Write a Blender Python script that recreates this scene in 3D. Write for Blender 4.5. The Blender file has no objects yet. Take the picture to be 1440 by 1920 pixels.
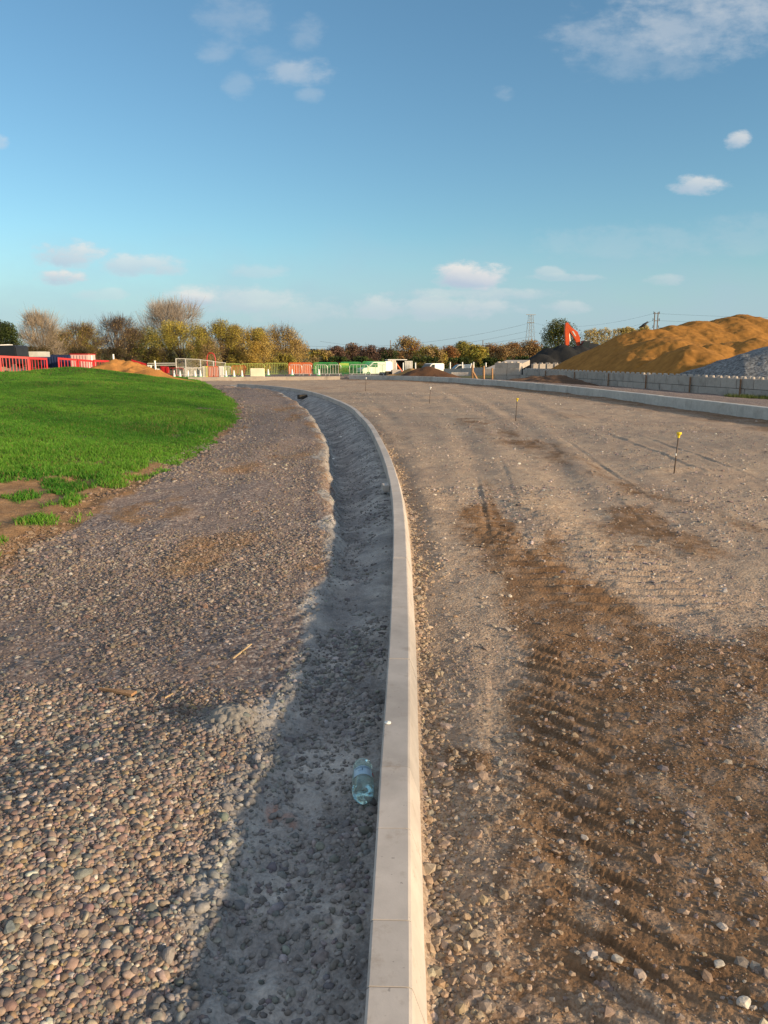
import bpy, bmesh, math, random
import numpy as np
from mathutils import Vector, Matrix

SC = bpy.context.scene
COL = SC.collection
R = math.radians
rng = np.random.default_rng(7)
random.seed(7)

# ------------------------------------------------------------------ camera
F, CAMH = 1443.0, 1.5
PITCH = math.atan(290 / F)
CP, SP = math.cos(PITCH), math.sin(PITCH)

def at(px, py, D):
    """a point of the place, D metres ahead, from a bearing read off the photograph"""
    u = (px - 720) / F; v = (py - 960) / F
    t = D / (CP - v * SP)
    return Vector((u * t, D, CAMH + t * (-SP - v * CP)))

def gnd(px, py, z=0.0):
    u = (px - 720) / F; v = (py - 960) / F
    t = (z - CAMH) / (-SP - v * CP)
    return (u * t, (CP - v * SP) * t)

cam = bpy.data.cameras.new('camera'); co = bpy.data.objects.new('camera', cam); COL.objects.link(co)
cam.sensor_fit = 'VERTICAL'; cam.sensor_height = 24; cam.lens = 24 * F / 1920
cam.clip_start = 0.05; cam.clip_end = 9000
co.location = (0, 0, CAMH); co.rotation_euler = (math.pi / 2 - PITCH, 0, 0)
SC.camera = co

# ------------------------------------------------------------------ noise
def _hash(ix, iy, seed):
    h = (ix.astype(np.int64) * 374761393 + iy.astype(np.int64) * 668265263 + seed * 974634777) & 0xffffffff
    h = ((h ^ (h >> 13)) * 1274126177) & 0xffffffff
    h = (h ^ (h >> 16)) & 0xffffffff
    return h.astype(np.float64) / 4294967295.0

def vnoise(x, y, seed=0):
    x = np.asarray(x, float); y = np.asarray(y, float)
    ix = np.floor(x); iy = np.floor(y); fx = x - ix; fy = y - iy
    fx = fx * fx * (3 - 2 * fx); fy = fy * fy * (3 - 2 * fy)
    a = _hash(ix, iy, seed); b = _hash(ix + 1, iy, seed); c = _hash(ix, iy + 1, seed); d = _hash(ix + 1, iy + 1, seed)
    return (a + (b - a) * fx) * (1 - fy) + (c + (d - c) * fx) * fy

def fbm(x, y, seed=0, oct=4, gain=0.5):
    s = 0; a = 1; t = 0
    for k in range(oct):
        s = s + a * (vnoise(x * 2 ** k + k * 17.3, y * 2 ** k - k * 9.1, seed + k) - 0.5); t += a; a *= gain
    return s / t * 2      # about -1..1

def sst(a, b, x):
    t = np.clip((np.asarray(x, float) - a) / (b - a), 0, 1)
    return t * t * (3 - 2 * t)

# ------------------------------------------------------------------ lines of the site
def smooth_line(pts, step):
    P = np.array(pts, float); out = []
    for i in range(len(P) - 1):
        p0 = P[max(i - 1, 0)]; p1 = P[i]; p2 = P[i + 1]; p3 = P[min(i + 2, len(P) - 1)]
        n = max(2, int(np.linalg.norm(p2 - p1) / step))
        for t in np.linspace(0, 1, n, endpoint=False):
            out.append(0.5 * ((2 * p1) + (-p0 + p2) * t + (2 * p0 - 5 * p1 + 4 * p2 - p3) * t ** 2 + (-p0 + 3 * p1 - 3 * p2 + p3) * t ** 3))
    out.append(P[-1]); return np.array(out)

def polydist(x, y, line):
    """signed distance (right of the line positive) and arc length"""
    x = np.asarray(x, float).ravel(); y = np.asarray(y, float).ravel()
    best = np.full(x.shape, 1e18); sd = np.zeros_like(best); arc = np.zeros_like(best); acc = 0.0
    n = len(line) - 1
    for i in range(n):
        a = line[i]; b = line[i + 1]; ex, ey = b - a; L2 = ex * ex + ey * ey
        if L2 < 1e-12: continue
        t = ((x - a[0]) * ex + (y - a[1]) * ey) / L2
        lo = -50 if i == 0 else 0; hi = 51 if i == n - 1 else 1
        t = np.clip(t, lo, hi)
        dx = x - (a[0] + ex * t); dy = y - (a[1] + ey * t); d2 = dx * dx + dy * dy
        m = d2 < best
        best[m] = d2[m]; cr = (dx * ey - dy * ex)
        sd[m] = np.sign(cr[m]) * np.sqrt(d2[m]); arc[m] = acc + t[m] * math.sqrt(L2)
        acc += math.sqrt(L2)
    return sd, arc

LK = smooth_line([(-.10, -2.5), (-.065, -.6), (.009, 1.4), (.038, 2.4), (.069, 3.365), (.097, 4.5), (.123, 5.96), (.131, 7.07), (.112, 8.67),
                  (.019, 11.15), (-.25, 15.55), (-.53, 18.4), (-1.02, 22.6), (-2.3, 29.1), (-3.68, 34), (-5.3, 37.8), (-6.7, 40), (-8.3, 41.9)], 1.1)
RK = smooth_line([(9.9, 6), (9.6, 13), (9.26, 18.6), (8.85, 23), (8.02, 30.76), (7.0, 36.8), (5.3, 43), (3.2, 48.2), (.7, 51.0), (-1.07, 52.4), (-2.9, 53.4)], 1.5)
FK = np.array([(-2.9, 53.4), (-6, 52.6), (-9.5, 51.7), (-13, 50.8)])
RKX = np.vstack([RK, FK[1:]])
GE = np.array([(-3.2, -1), (-3.15, 2.0), (-3.0, 4.2), (-2.9, 5.6), (-2.86, 6.6), (-2.93, 7.9), (-2.83, 9.0), (-2.83, 10.4), (-2.97, 13.3), (-3.3, 17), (-3.95, 21.1),
               (-5.5, 27.8), (-9, 40.6), (-11.6, 49.7), (-17, 64)])

def inpoly(x, y, poly):
    ins = np.zeros(x.shape, bool); n = len(poly); j = n - 1
    for i in range(n):
        xi, yi = poly[i]; xj, yj = poly[j]
        c = ((yi > y) != (yj > y)) & (x < (xj - xi) * (y - yi) / (yj - yi + 1e-12) + xi)
        ins ^= c; j = i
    return ins

def softpoly(x, y, poly, soft):
    """about 1 inside, 0 outside, ramp of width soft"""
    P = np.array(list(poly) + [poly[0]]); best = np.full(x.shape, 1e18)
    for i in range(len(P) - 1):
        a = P[i]; e = P[i + 1] - a
        t = np.clip(((x - a[0]) * e[0] + (y - a[1]) * e[1]) / (e @ e), 0, 1)
        best = np.minimum(best, np.hypot(x - a[0] - e[0] * t, y - a[1] - e[1] * t))
    return sst(-soft, soft, np.where(inpoly(x, y, poly), best, -best))

MUD1 = [gnd(*p) for p in [(860, 958), (930, 935), (1040, 1010), (1130, 1100), (1260, 1180), (1500, 1200), (1700, 1600), (1700, 1990), (955, 1990), (925, 1700), (905, 1500), (935, 1360), (990, 1280), (985, 1190), (925, 1100), (880, 1010)]]
MUD2 = [gnd(*p) for p in [(1090, 960), (1220, 955), (1370, 1045), (1290, 1062), (1180, 1050)]]
MUD3 = [gnd(*p) for p in [(840, 785), (900, 783), (1040, 830), (1180, 900), (1440, 985), (1440, 1010), (1180, 930), (1000, 850)]]
MUD4 = [gnd(*p) for p in [(845, 880), (920, 890), (960, 935), (900, 950)]]
MUD5 = [gnd(*p) for p in [(845, 1385), (900, 1380), (905, 1420), (850, 1440)]]
SOIL = [gnd(px, py, .12) for px, py in [(-200, 912), (40, 910), (120, 903), (190, 912), (262, 878), (300, 868), (297, 893), (235, 925), (188, 944), (120, 982), (60, 1000), (-30, 1008), (-200, 1012)]]

def masks(x, y):
    """mud, mortar, soil, grass and the raw distances"""
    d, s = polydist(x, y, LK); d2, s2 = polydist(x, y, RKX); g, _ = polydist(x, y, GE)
    wx = x + .12 * fbm(x * 2.2, y * 1.2, 31, 4); wy = y + .35 * fbm(x * 1.6, y * .8, 35, 4)
    road = sst(.04, .10, d)
    mud = np.maximum.reduce([softpoly(wx, wy, MUD1, .24), .75 * softpoly(wx, wy, MUD2, .25), .55 * softpoly(wx, wy, MUD3, .35), .6 * softpoly(wx, wy, MUD4, .3), softpoly(wx, wy, MUD5, .04)])
    mud = np.clip(mud * (1.0 + .9 * fbm(x * 5, y * 2.2, 41, 4)) * (1 - .75 * sst(.12, .5, fbm((x - .12 * y) * 2.6, y * .55, 42, 4))) + .35 * sst(.15, .7, fbm(x * .9, y * .35, 44, 4)) * sst(4, 9, y), 0, 1) * road
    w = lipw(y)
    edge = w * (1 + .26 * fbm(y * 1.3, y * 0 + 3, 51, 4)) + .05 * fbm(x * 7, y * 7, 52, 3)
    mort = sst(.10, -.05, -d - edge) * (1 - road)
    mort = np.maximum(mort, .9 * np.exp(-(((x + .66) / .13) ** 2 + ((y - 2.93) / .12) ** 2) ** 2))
    # band of mud colour along the foot of the far kerb
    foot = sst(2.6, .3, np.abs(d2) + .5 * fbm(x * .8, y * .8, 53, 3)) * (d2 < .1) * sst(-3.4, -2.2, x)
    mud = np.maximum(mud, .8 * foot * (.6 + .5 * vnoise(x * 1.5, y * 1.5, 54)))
    gw = g + .22 * fbm(x * 1.5, y * 1.0, 61, 4) + .13 * fbm(x * 7, y * 5, 63, 3)
    grass = sst(.06, -.10, gw)
    soilp = softpoly(x + .2 * fbm(x * 2, y * 2, 71, 4), y + .4 * fbm(x * 2, y * 1.5, 72, 4), SOIL, .10)
    tuft = sst(.08, .42, fbm(x * 3.6 + 9, y * 2.4, 73, 5))
    grass = grass * (1 - soilp * (1 - tuft * .9)) * (1 - .8 * sst(.30, .55, fbm(x * 1.1 + 4, y * .8, 75, 4)) * sst(2.6, .2, -g))
    soil = np.maximum(soilp, sst(.16, -.05, g + .22 * fbm(x * 1.7, y * .9, 62, 4)) * (1 - grass) * .8)
    # reddish trench side and spilled soil
    soil = np.maximum(soil, .7 * np.exp(-((-d - w) / .14) ** 2) * sst(5, 9, y) * sst(36, 26, y) * (d < 0) * (.6 + .6 * fbm(x * 2, y, 77, 3)))
    soil = np.maximum(soil, .62 * sst(.12, .5, fbm(x * 1.4, y * .7, 78, 5)) * (d < -w) * sst(2.6, 3.4, y))
    soil = np.clip(soil, 0, 1)
    return mud, np.clip(mort, 0, 1), soil, np.clip(grass, 0, 1), d, s, d2, g

def lipw(y):
    return np.interp(y, [0, 2, 4.5, 6.5, 8, 12, 20, 25, 30, 37, 43], [.47, .52, .50, .60, .74, .95, 1.25, 1.35, 1.2, .7, .4])

def tdepth(y):
    return np.interp(y, [0, 4.0, 5.5, 8, 12, 22, 30, 37, 43], [.02, .03, .07, .16, .26, .32, .28, .15, .05])

RUT = np.array([gnd(*p) for p in [(948, 1990), (940, 1850), (925, 1650), (912, 1450), (912, 1300), (912, 1200), (905, 1100)]])
BUMPS = [(1.9, 28.6, 1.6, 1.3, .09), (3.9, 10.25, .5, .35, .045), (3.16, 18.8, .6, .4, .05), (1.5, 26, .7, .4, .05), (-.85, 35.6, .7, .4, .05)]

def height(x, y, M=None, fine=True):
    shp = np.shape(x); x = np.asarray(x, float).ravel(); y = np.asarray(y, float).ravel()
    mud, mort, soil, grass, d, s, d2, g = masks(x, y) if M is None else M
    left = sst(.03, -.03, d)
    z = .022 * fbm(x * .7, y * .5, 1, 3) * sst(0, 3, np.abs(d) * 6) + .012 * fbm(x * 2.5, y * 2.0, 5, 3)
    # -- left: haunch, trench, gravel
    dl = np.maximum(-d, 0); w = lipw(y); T = tdepth(y)
    q = np.clip(dl / w, 0, 1.6)
    prof = np.where(q < .72, -T * sst(0.02, .72, q) ** 1.2, -T * (1 - sst(.74, 1.02 + .16 * fbm(x * 3, y * 1.7, 12, 4), q)))
    z = z + left * (prof + .025 * sst(.0, .5, q) * sst(1.3, .6, q) * fbm(x * 3, y * 3, 13, 3))
    z = z + left * .02 * np.exp(-((q - 1.12) / .16) ** 2) * sst(6, 9, y)
    z = z + left * (.022 * fbm(x * 6.5, y * 6.5, 15, 3) + .010 * fbm(x * 18, y * 18, 16, 2)) * sst(.35, .6, q) * sst(1.5, 1.1, q) * sst(9, 4, y)
    # near pebbles rise away from the kerb, the surface beyond dips, then a low swell
    z = z + left * (.17 * sst(.45, 1.5, dl) * sst(3.5, 2.2, y + .8 * (dl - .6)) + .07 * sst(.5, 2.2, dl) * sst(5.2, 8.5, y) - .03 * sst(.7, 2.2, dl) * np.exp(-((y - 4.6) / 1.0) ** 2))
    z = z + left * .05 * np.exp(-(((x + .63) / .13) ** 2 + ((y - 2.95) / .12) ** 2))
    z = z + left * .05 * fbm(x * 1.1, y * .45, 14, 3) * sst(.8, 1.6, dl) * sst(4, 7, y)
    # -- grass bank
    m = np.maximum(-g, 0)
    fall = 1 - sst(34, 58, y) * .75
    bank = .80 * (1 - np.exp(-m / 6.0)) * fall + .055 * sst(.0, .35, m)
    bank = bank + (.11 * fbm(x * .33 + y * .1, y * .30, 21, 3) + .035 * fbm(x * 1.3, y * .9, 23, 3)) * sst(0, 2.5, m)
    bank = bank + .40 * np.exp(-((x + 15.0) / 2.8) ** 2 - ((y - 38.5) / 2.2) ** 2) * sst(0, 2.5, m)
    bank = bank - .05 * soil * sst(0, .5, m) * sst(20, 12, y)
    z = z + bank
    # -- road: rut, treads, ripples
    rd = sst(.06, .12, d)
    r, rs = polydist(x, y, RUT); near = sst(4.3, 3.6, y)
    z = z + rd * near * (-.013 * sst(-.05, .03, r + .035 * fbm(x * 6, y * 3, 88, 3)) * sst(.62, .30, r) + .003 * np.exp(-(r / .015) ** 2) * sst(2.0, 2.6, y))
    ang = (x * .62 + y * .78) / .115 + .8 * fbm(x * 2, y * 2, 81, 2)
    z = z + rd * near * .019 * np.exp(-((r - .30) / .17) ** 2) * sst(.0, .32, np.sin(ang * 2 * math.pi) + .35 * fbm(x * 14, y * 14, 86, 3)) * (.45 + .7 * vnoise(x * 3, y * 3, 82))
    ang = (x * .12 + y) / .16 + .5 * fbm(x * 1.4, y * 1.4, 83, 2)
    t2 = np.exp(-((x - (.95 + .22 * (6.6 - y))) / .30) ** 2) + np.exp(-((x - (1.75 + .12 * (6.2 - y))) / .30) ** 2)
    z = z + rd * np.clip(t2, 0, 1) * sst(3.9, 4.6, y) * sst(9.5, 8, y) * .022 * sst(-.15, .25, np.sin(ang * 2 * math.pi) + .3 * fbm(x * 9, y * 9, 87, 3)) * sst(-.35, .3, fbm(x * .9, y * .6, 84, 3))
    for off, wd, dp in ((.55, .16, .03), (1.9, .2, .035), (3.1, .22, .05), (3.7, .2, .05), (4.6, .25, .03)):
        cx = off * .62 + .035 * (y - 8) * off - .0028 * (y - 6) ** 2 + .2 * fbm(y * .12, y * 0 + off, 91, 2)
        k = (x - cx) / wd
        z = z + rd * sst(5.5, 8, y) * sst(40, 25, y) * dp * .62 * (-np.exp(-k ** 2) + .55 * np.exp(-(np.abs(k) - 1.7) ** 2 * 1.6)) * (.5 + .8 * fbm(x * .5, y * .25, 92, 2))
    for x0_, sl, y0_, y1_, dp in ((.165, .016, 3.2, 6.5, .010), (.29, .020, 3.0, 6.0, .008), (.78, .10, 5.2, 12, .014), (1.10, .12, 5.4, 13, .012), (2.3, .10, 6, 16, .016), (2.65, .105, 6, 16, .014), (4.2, .06, 9, 24, .018), (4.7, .06, 9, 24, .018)):
        k = (x - (x0_ + sl * (y - y0_) - .0022 * (y - y0_) ** 2)) / (.018 + .0018 * y)
        z = z + rd * sst(y0_, y0_ + 1.6, y) * sst(y1_, y1_ - 3.5, y) * dp * .62 * (np.exp(-(k - 1.1) ** 2) - np.exp(-k ** 2)) * sst(.25, .75, vnoise(y * .55, x * .8 + sl * 90, 98)) * (.5 + vnoise(y * 4, x * 4, 99))
    z = z + rd * .03 * fbm(x * .45, y * .22, 93, 3) * sst(3, 8, y)
    z = z - rd * .035 * sst(.35, .10, d) * (.4 + vnoise(x * 2, y * 1.5, 94))
    for bx, by, sx, sy, h in BUMPS:
        z = z + rd * h * (np.exp(-((x - bx) / sx) ** 2 - ((y - by) / sy) ** 2) - 1.1 * np.exp(-((x - bx) / sx * 2) ** 2 - ((y - by + sy * .35) / sy * 2.6) ** 2))
    # -- beyond the far kerbs
    out = sst(.04, .12, d2) * sst(-16, -12, x)
    verge = np.where(x > 2, .28 - .58 * sst(0, 10, d2), .20 - .14 * sst(0, 8, d2))
    z = z * (1 - out) + out * (verge + .035 * fbm(x * 1.1, y * 1.1, 95, 3))
    z = z + .035 * sst(1.6, .15, -d2) * (d2 < .1) * sst(-3.4, -2, x) * (1 - out) * (.5 + .9 * vnoise(x * .8, y * .8, 96))
    z = z - 1.15 * sst(64, 112, y)
    # churned earth where the left kerb line stops
    z = z + .16 * np.clip(fbm(x * .9, y * .5, 97, 4), -.2, 1) * np.exp(-((x + 7.6) / 2.0) ** 2 - ((y - 39) / 3.2) ** 2) * 2
    if fine:
        amp = (1 - .7 * grass)
        z = z + amp * (.006 * fbm(x * 11, y * 11, 101, 3) * sst(12, 5, y) + (.007 * mort + .004) * fbm(x * 34, y * 34, 104, 3) * sst(6, 3, y))
        z = z + soil * .025 * fbm(x * 4, y * 4, 107, 4) + .012 * (1 - mort) * fbm(x * 5, y * 4, 109, 3)
    return z.reshape(shp)

def hz(x, y):
    return float(height(np.array([x]), np.array([y]))[0])

# ------------------------------------------------------------------ mesh building
def tag(o, label=None, cat=None, group=None, kind=None):
    if label: o['label'] = label
    if cat: o['category'] = cat
    if group: o['group'] = group
    if kind: o['kind'] = kind
    return o

def empty(name, loc, rz=0, label=None, cat=None, group=None):
    o = bpy.data.objects.new(name, None); COL.objects.link(o); o.empty_display_size = .1
    o.location = loc; o.rotation_euler = (0, 0, rz)
    return tag(o, label, cat, group)

def copy_tree(o, parent=None):
    c = o.copy(); COL.objects.link(c)
    if parent is not None: c.parent = parent
    for ch in o.children: copy_tree(ch, c)
    return c

def np_mesh(name, V, loops, starts, totals, mat, parent=None, smooth=True, attrs=None, loc=None):
    me = bpy.data.meshes.new(name)
    me.vertices.add(len(V)); me.vertices.foreach_set('co', np.ascontiguousarray(V, np.float32).ravel())
    me.loops.add(len(loops)); me.loops.foreach_set('vertex_index', np.ascontiguousarray(loops, np.int32))
    me.polygons.add(len(starts)); me.polygons.foreach_set('loop_start', np.ascontiguousarray(starts, np.int32))
    me.polygons.foreach_set('use_smooth', np.full(len(starts), smooth, bool))
    me.update(calc_edges=True)
    for k, a in (attrs or {}).items():
        at_ = me.attributes.new(k, 'FLOAT_COLOR', 'POINT'); A = np.ones((len(V), 4), np.float32); A[:, :a.shape[1]] = a
        at_.data.foreach_set('color', A.ravel())
    me.materials.append(mat)
    o = bpy.data.objects.new(name, me); COL.objects.link(o)
    if parent is not None: o.parent = parent
    if loc is not None: o.location = loc
    return o

def uniform(name, V, Fa, mat, **k):
    Fa = np.asarray(Fa); n = Fa.shape[1]
    return np_mesh(name, V, Fa.ravel(), np.arange(len(Fa)) * n, np.full(len(Fa), n), mat, **k)

class MB:
    """collects boxes, tubes and sheets; build() links them as one mesh object"""
    def __init__(s): s.v = []; s.f = []
    def add(s, V, Fs):
        b = len(s.v); s.v += [tuple(p) for p in V]; s.f += [tuple(i + b for i in f) for f in Fs]; return s
    def box(s, c, size, rot=None):
        h = Vector(size) / 2; m = rot if rot is not None else Matrix.Identity(3)
        V = [Vector(c) + m @ Vector((sx * h.x, sy * h.y, sz * h.z)) for sx in (-1, 1) for sy in (-1, 1) for sz in (-1, 1)]
        return s.add(V, [(0, 1, 3, 2), (4, 6, 7, 5), (0, 4, 5, 1), (2, 3, 7, 6), (0, 2, 6, 4), (1, 5, 7, 3)])
    def tube(s, pts, r, n=6, r2=None, closed=False):
        pts = [Vector(p) for p in pts]; rings = []; m = len(pts)
        for i, p in enumerate(pts):
            if closed: t = (pts[(i + 1) % m] - pts[i - 1]).normalized()
            else: t = (pts[min(i + 1, m - 1)] - pts[max(i - 1, 0)]).normalized()
            a = Vector((0, 0, 1)) if abs(t.z) < .9 else Vector((1, 0, 0))
            u = t.cross(a).normalized(); v = t.cross(u)
            rr = r if r2 is None else r + (r2 - r) * i / max(m - 1, 1)
            rings.append([p + (u * math.cos(2 * math.pi * k / n) + v * math.sin(2 * math.pi * k / n)) * rr for k in range(n)])
        V = [q for ring in rings for q in ring]; Fs = []
        for i in range(m if closed else m - 1):
            j = (i + 1) % m
            for k in range(n): Fs.append((i * n + k, i * n + (k + 1) % n, j * n + (k + 1) % n, j * n + k))
        if not closed: Fs += [tuple(range(n))[::-1], tuple((m - 1) * n + k for k in range(n))]
        return s.add(V, Fs)
    def prism(s, prof, w, axis='x', off=0):
        """side outline (a, z) given thickness w along the other level axis"""
        n = len(prof)
        def mk(a, z, t): return (a, t, z) if axis == 'x' else (t, a, z)
        V = [mk(a, z, off - w / 2) for a, z in prof] + [mk(a, z, off + w / 2) for a, z in prof]
        return s.add(V, [tuple(range(n)), tuple(range(2 * n - 1, n - 1, -1))] + [(i, i + n, (i + 1) % n + n, (i + 1) % n) for i in range(n)])
    def lathe(s, prof, n=24, M=None, mod=None):
        M = M or Matrix.Identity(4); V = []; Fs = []
        for i, (r, h) in enumerate(prof):
            for k in range(n):
                a = 2 * math.pi * k / n; rr = r * (mod(a, i, r, h) if mod else 1)
                V.append(M @ Vector((rr * math.cos(a), rr * math.sin(a), h)))
        for i in range(len(prof) - 1):
            for k in range(n): Fs.append((i * n + k, i * n + (k + 1) % n, (i + 1) * n + (k + 1) % n, (i + 1) * n + k))
        return s.add(V, Fs)
    def build(s, name, mat, parent=None, smooth=False, bevel=0, loc=None, rz=0):
        me = bpy.data.meshes.new(name); me.from_pydata(s.v, [], s.f)
        bm = bmesh.new(); bm.from_mesh(me); bmesh.ops.recalc_face_normals(bm, faces=bm.faces)
        if bevel:
            bmesh.ops.bevel(bm, geom=[e for e in bm.edges if len(e.link_faces) == 2 and e.calc_face_angle(0) > .5], offset=bevel, segments=2, affect='EDGES', clamp_overlap=True)
        bm.to_mesh(me); bm.free()
        if smooth:
            me.polygons.foreach_set('use_smooth', [True] * len(me.polygons))
        me.materials.append(mat); me.update()
        o = bpy.data.objects.new(name, me); COL.objects.link(o)
        if parent is not None: o.parent = parent
        if loc is not None: o.location = loc; o.rotation_euler = (0, 0, rz)
        return o

# ------------------------------------------------------------------ materials
class NT:
    def __init__(s, name):
        s.m = bpy.data.materials.new(name); s.m.use_nodes = True; s.t = s.m.node_tree; s.n = s.t.nodes; s.bsdf = s.n['Principled BSDF']
    def new(s, kind, **k):
        n = s.n.new(kind)
        for a, b in k.items(): setattr(n, a, b)
        return n
    def link(s, a, b): s.t.links.new(a, b)
    def pos(s): return s.new('ShaderNodeNewGeometry').outputs['Position']
    def obj(s): return s.new('ShaderNodeTexCoord').outputs['Object']
    def noise(s, scale, detail=6, vec=None, rough=.6):
        n = s.new('ShaderNodeTexNoise'); n.inputs['Scale'].default_value = scale; n.inputs['Detail'].default_value = detail; n.inputs['Roughness'].default_value = rough
        if vec is not None: s.link(vec, n.inputs['Vector'])
        return n.outputs['Fac']
    def ramp(s, fac, stops):
        r = s.new('ShaderNodeValToRGB'); e = r.color_ramp.elements
        while len(e) < len(stops): e.new(.5)
        for el, (p, c) in zip(e, stops): el.position = p; el.color = (*c, 1) if len(c) == 3 else c
        s.link(fac, r.inputs['Fac']); return r.outputs['Color']
    def mix(s, fac, a, b, mode='MIX'):
        m = s.new('ShaderNodeMix', data_type='RGBA', blend_type=mode)
        for sock, v in ((m.inputs['Factor'], fac), (m.inputs['A'], a), (m.inputs['B'], b)):
            if isinstance(v, (int, float)): sock.default_value = v
            elif isinstance(v, tuple): sock.default_value = (*v, 1)
            else: s.link(v, sock)
        return m.outputs['Result']
    def math(s, op, a, b=0.0):
        m = s.new('ShaderNodeMath', operation=op)
        for sock, v in zip(m.inputs, (a, b)):
            if isinstance(v, (int, float)): sock.default_value = v
            else: s.link(v, sock)
        return m.outputs[0]
    def bump(s, h, dist, strength=1.0):
        b = s.new('ShaderNodeBump'); b.inputs['Distance'].default_value = dist; b.inputs['Strength'].default_value = strength
        s.link(h, b.inputs['Height']); s.link(b.outputs['Normal'], s.bsdf.inputs['Normal'])
    def done(s, color=None, rough=.9, spec=.2, metal=0):
        if color is not None:
            if isinstance(color, tuple): s.bsdf.inputs['Base Color'].default_value = (*color, 1)
            else: s.link(color, s.bsdf.inputs['Base Color'])
        s.bsdf.inputs['Roughness'].default_value = rough; s.bsdf.inputs['Specular IOR Level'].default_value = spec; s.bsdf.inputs['Metallic'].default_value = metal
        return s.m

def plain(name, c, rough=.6, spec=.3, var=.25, scale=6, bump=0, metal=0):
    n = NT(name); f = n.noise(scale, 5, n.obj())
    col = n.ramp(f, [(.3, tuple(v * (1 - var) for v in c)), (.7, tuple(min(1, v * (1 + var)) for v in c))])
    if bump: n.bump(n.noise(scale * 6, 5, n.obj()), bump)
    return n.done(col, rough, spec, metal)

def attr_mat(name, rough=.85, spec=.2, var=.35, scale=60, trans=0, bump=0):
    n = NT(name); a = n.new('ShaderNodeAttribute', attribute_name='col')
    f = n.noise(scale, 4, n.pos())
    k = n.ramp(f, [(.3, (1 - var,) * 3), (.7, (1 + var * .6,) * 3)])
    c = n.mix(1.0, a.outputs['Color'], k, 'MULTIPLY')
    if bump: n.bump(f, bump)
    m = n.done(c, rough, spec)
    if trans:
        tr = n.new('ShaderNodeBsdfTranslucent'); n.link(c, tr.inputs['Color'])
        mx = n.new('ShaderNodeMixShader'); mx.inputs[0].default_value = trans
        n.link(n.bsdf.outputs[0], mx.inputs[1]); n.link(tr.outputs[0], mx.inputs[2]); n.link(mx.outputs[0], n.n['Material Output'].inputs['Surface'])
    return m

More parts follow.
